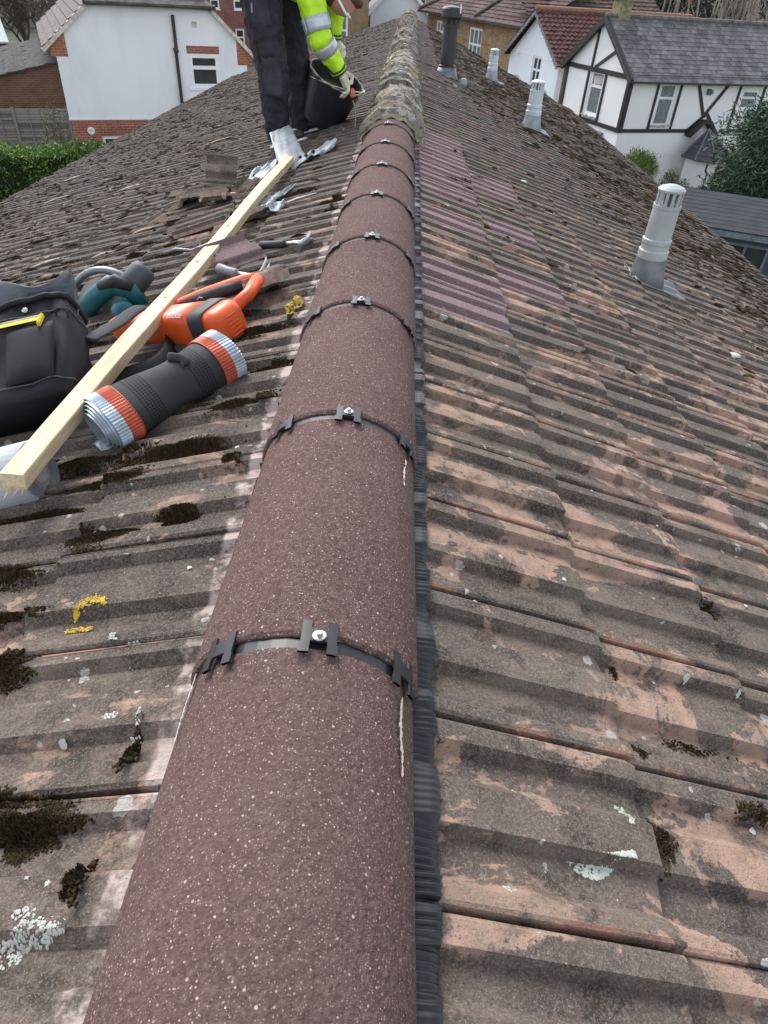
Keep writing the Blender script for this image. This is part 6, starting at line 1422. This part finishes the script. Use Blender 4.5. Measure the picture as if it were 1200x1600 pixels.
# gloved hands, five fingers each
def hand(wr, tgt, side_dir, curl, nm, thumb_dir):
    ax_ = (Vector(tgt) - Vector(wr)).normalized(); sd_ = Vector(side_dir); sd_ = (sd_ - ax_ * sd_.dot(ax_)).normalized(); pn = ax_.cross(sd_)
    if pn.dot(Vector(curl)) < 0: pn = -pn                  # pn: the way the fingers curl
    b = MB(); wr = Vector(wr); b.tube([wr - ax_ * .02, wr + ax_ * .02, wr + ax_ * .075], [.026, .034, .040], 14, flat=(.62, 1), up=pn)
    for i, (o_, ln) in enumerate(((-.030, .062), (-.010, .074), (.011, .070), (.030, .056))):
        k0 = wr + ax_ * .072 + sd_ * o_; k1 = k0 + (ax_ * .8 + pn * .45).normalized() * ln * .42; k2 = k1 + (ax_ * .25 + pn * .9).normalized() * ln * .33; k3 = k2 + (-ax_ * .45 + pn * .85).normalized() * ln * .27
        b.tube([k0 - ax_ * .02, k0, k1, k2, k3], [.0105, .0105, .0100, .0092, .0080], 10)
        for q, rr in ((k1, .0102), (k2, .0094), (k3, .0082)): b.sphere(q, rr, 8, 6)
    td = Vector(thumb_dir); t0 = wr + ax_ * .02 + td * .025; t1 = t0 + (ax_ * .5 + td * .6 + pn * .25).normalized() * .036; t2 = t1 + (ax_ * .75 + pn * .6).normalized() * .030
    b.tube([t0 - td * .01, t0, t1, t2], [.014, .014, .0115, .0095], 10); b.sphere(t1, .0115, 8, 6); b.sphere(t2, .0097, 8, 6)
    return remesh(b.build(nm, M_glove, pr), .0036, 2)
hand(wrR, W(-.300, 4.34, -.545), (.35, -.9, 0), (-.4, .4, -.8), 'glove', Vector((.7, .1, .5)).normalized())
hand(wrL, W(-.355, 4.64, -.390), (.3, .9, 0), (.1, -.3, -.95), 'glove', Vector((-.3, -.7, .2)).normalized())
M_tip = simple('orange_glove_palm', (.62, .17, .08), .7)
b = MB(); b.sphere(W(-.305, 4.33, -.52), (.016, .014, .024), 10, 8); b.build('glove_palm', M_tip, pr, True)

# bucket
cB0, cB1 = W(-.505, 4.52, -.690), W(-.405, 4.47, -.470); axb = (cB1 - cB0).normalized(); tbk = thing('bucket', cB0, 'black builder\'s bucket with a mortar-smeared rim, tilted on the roof under the worker\'s hands', 'bucket')
HB = (cB1 - cB0).length
b = MB(); b.lathe([(.001, 0), (.118, .0), (.124, .012), (.158, HB), (.164, HB), (.164, HB + .008), (.154, HB + .008), (.150, HB - .01), (.117, .02), (.001, .018)], cB0, axb, 40, caps=False); b.build('bucket_body', M_black, tbk, False)
b = MB(); b.lathe([(.001, HB * .60), (.08, HB * .62), (.134, HB * .66), (.140, HB * .72), (.001, HB * .70)], cB0, axb, 30, caps=False); b.build('mortar', simple('wet_mortar', (.10, .078, .045), .85, var=.3, scale=20, bump=.6, bscale=50), tbk, True)
a_ = axb.orthogonal().normalized(); c_2 = axb.cross(a_); b = MB()
b.tube([cB0 + axb * (HB + .006 + .002 * math.sin(q * .9)) + (a_ * math.cos(q * math.pi / 30) + c_2 * math.sin(q * math.pi / 30)) * (.160 + .002 * math.sin(q * 1.7)) for q in range(61)], .0055, 7, caps=False); b.build('rim', simple('mortar_smeared_rim', (.26, .25, .20), .8, var=.5, scale=35), tbk, True)
b = MB(); b.tube([cB0 + axb * (HB - .02) + (a_ * math.cos(q) + c_2 * math.sin(q)) * .168 - axb * .05 * math.sin(q) for q in [math.pi * i / 20 + 3.0 for i in range(21)]], .0028, 6); b.build('handle', M_steel, tbk, True)
b = MB(); c = W(-.30, 4.32, -.555); b.tube([c, c + Vector((.02, -.03, -.03)), c + Vector((.025, -.12, -.12)), c + Vector((.02, -.18, -.15))], [.004, .003, .003, .005], 6); tag(b.build('trowel_handle_wire', M_mortar), 'thin mortar-coated tool held in the worker\'s right glove beside the ridge', 'pointing tool')
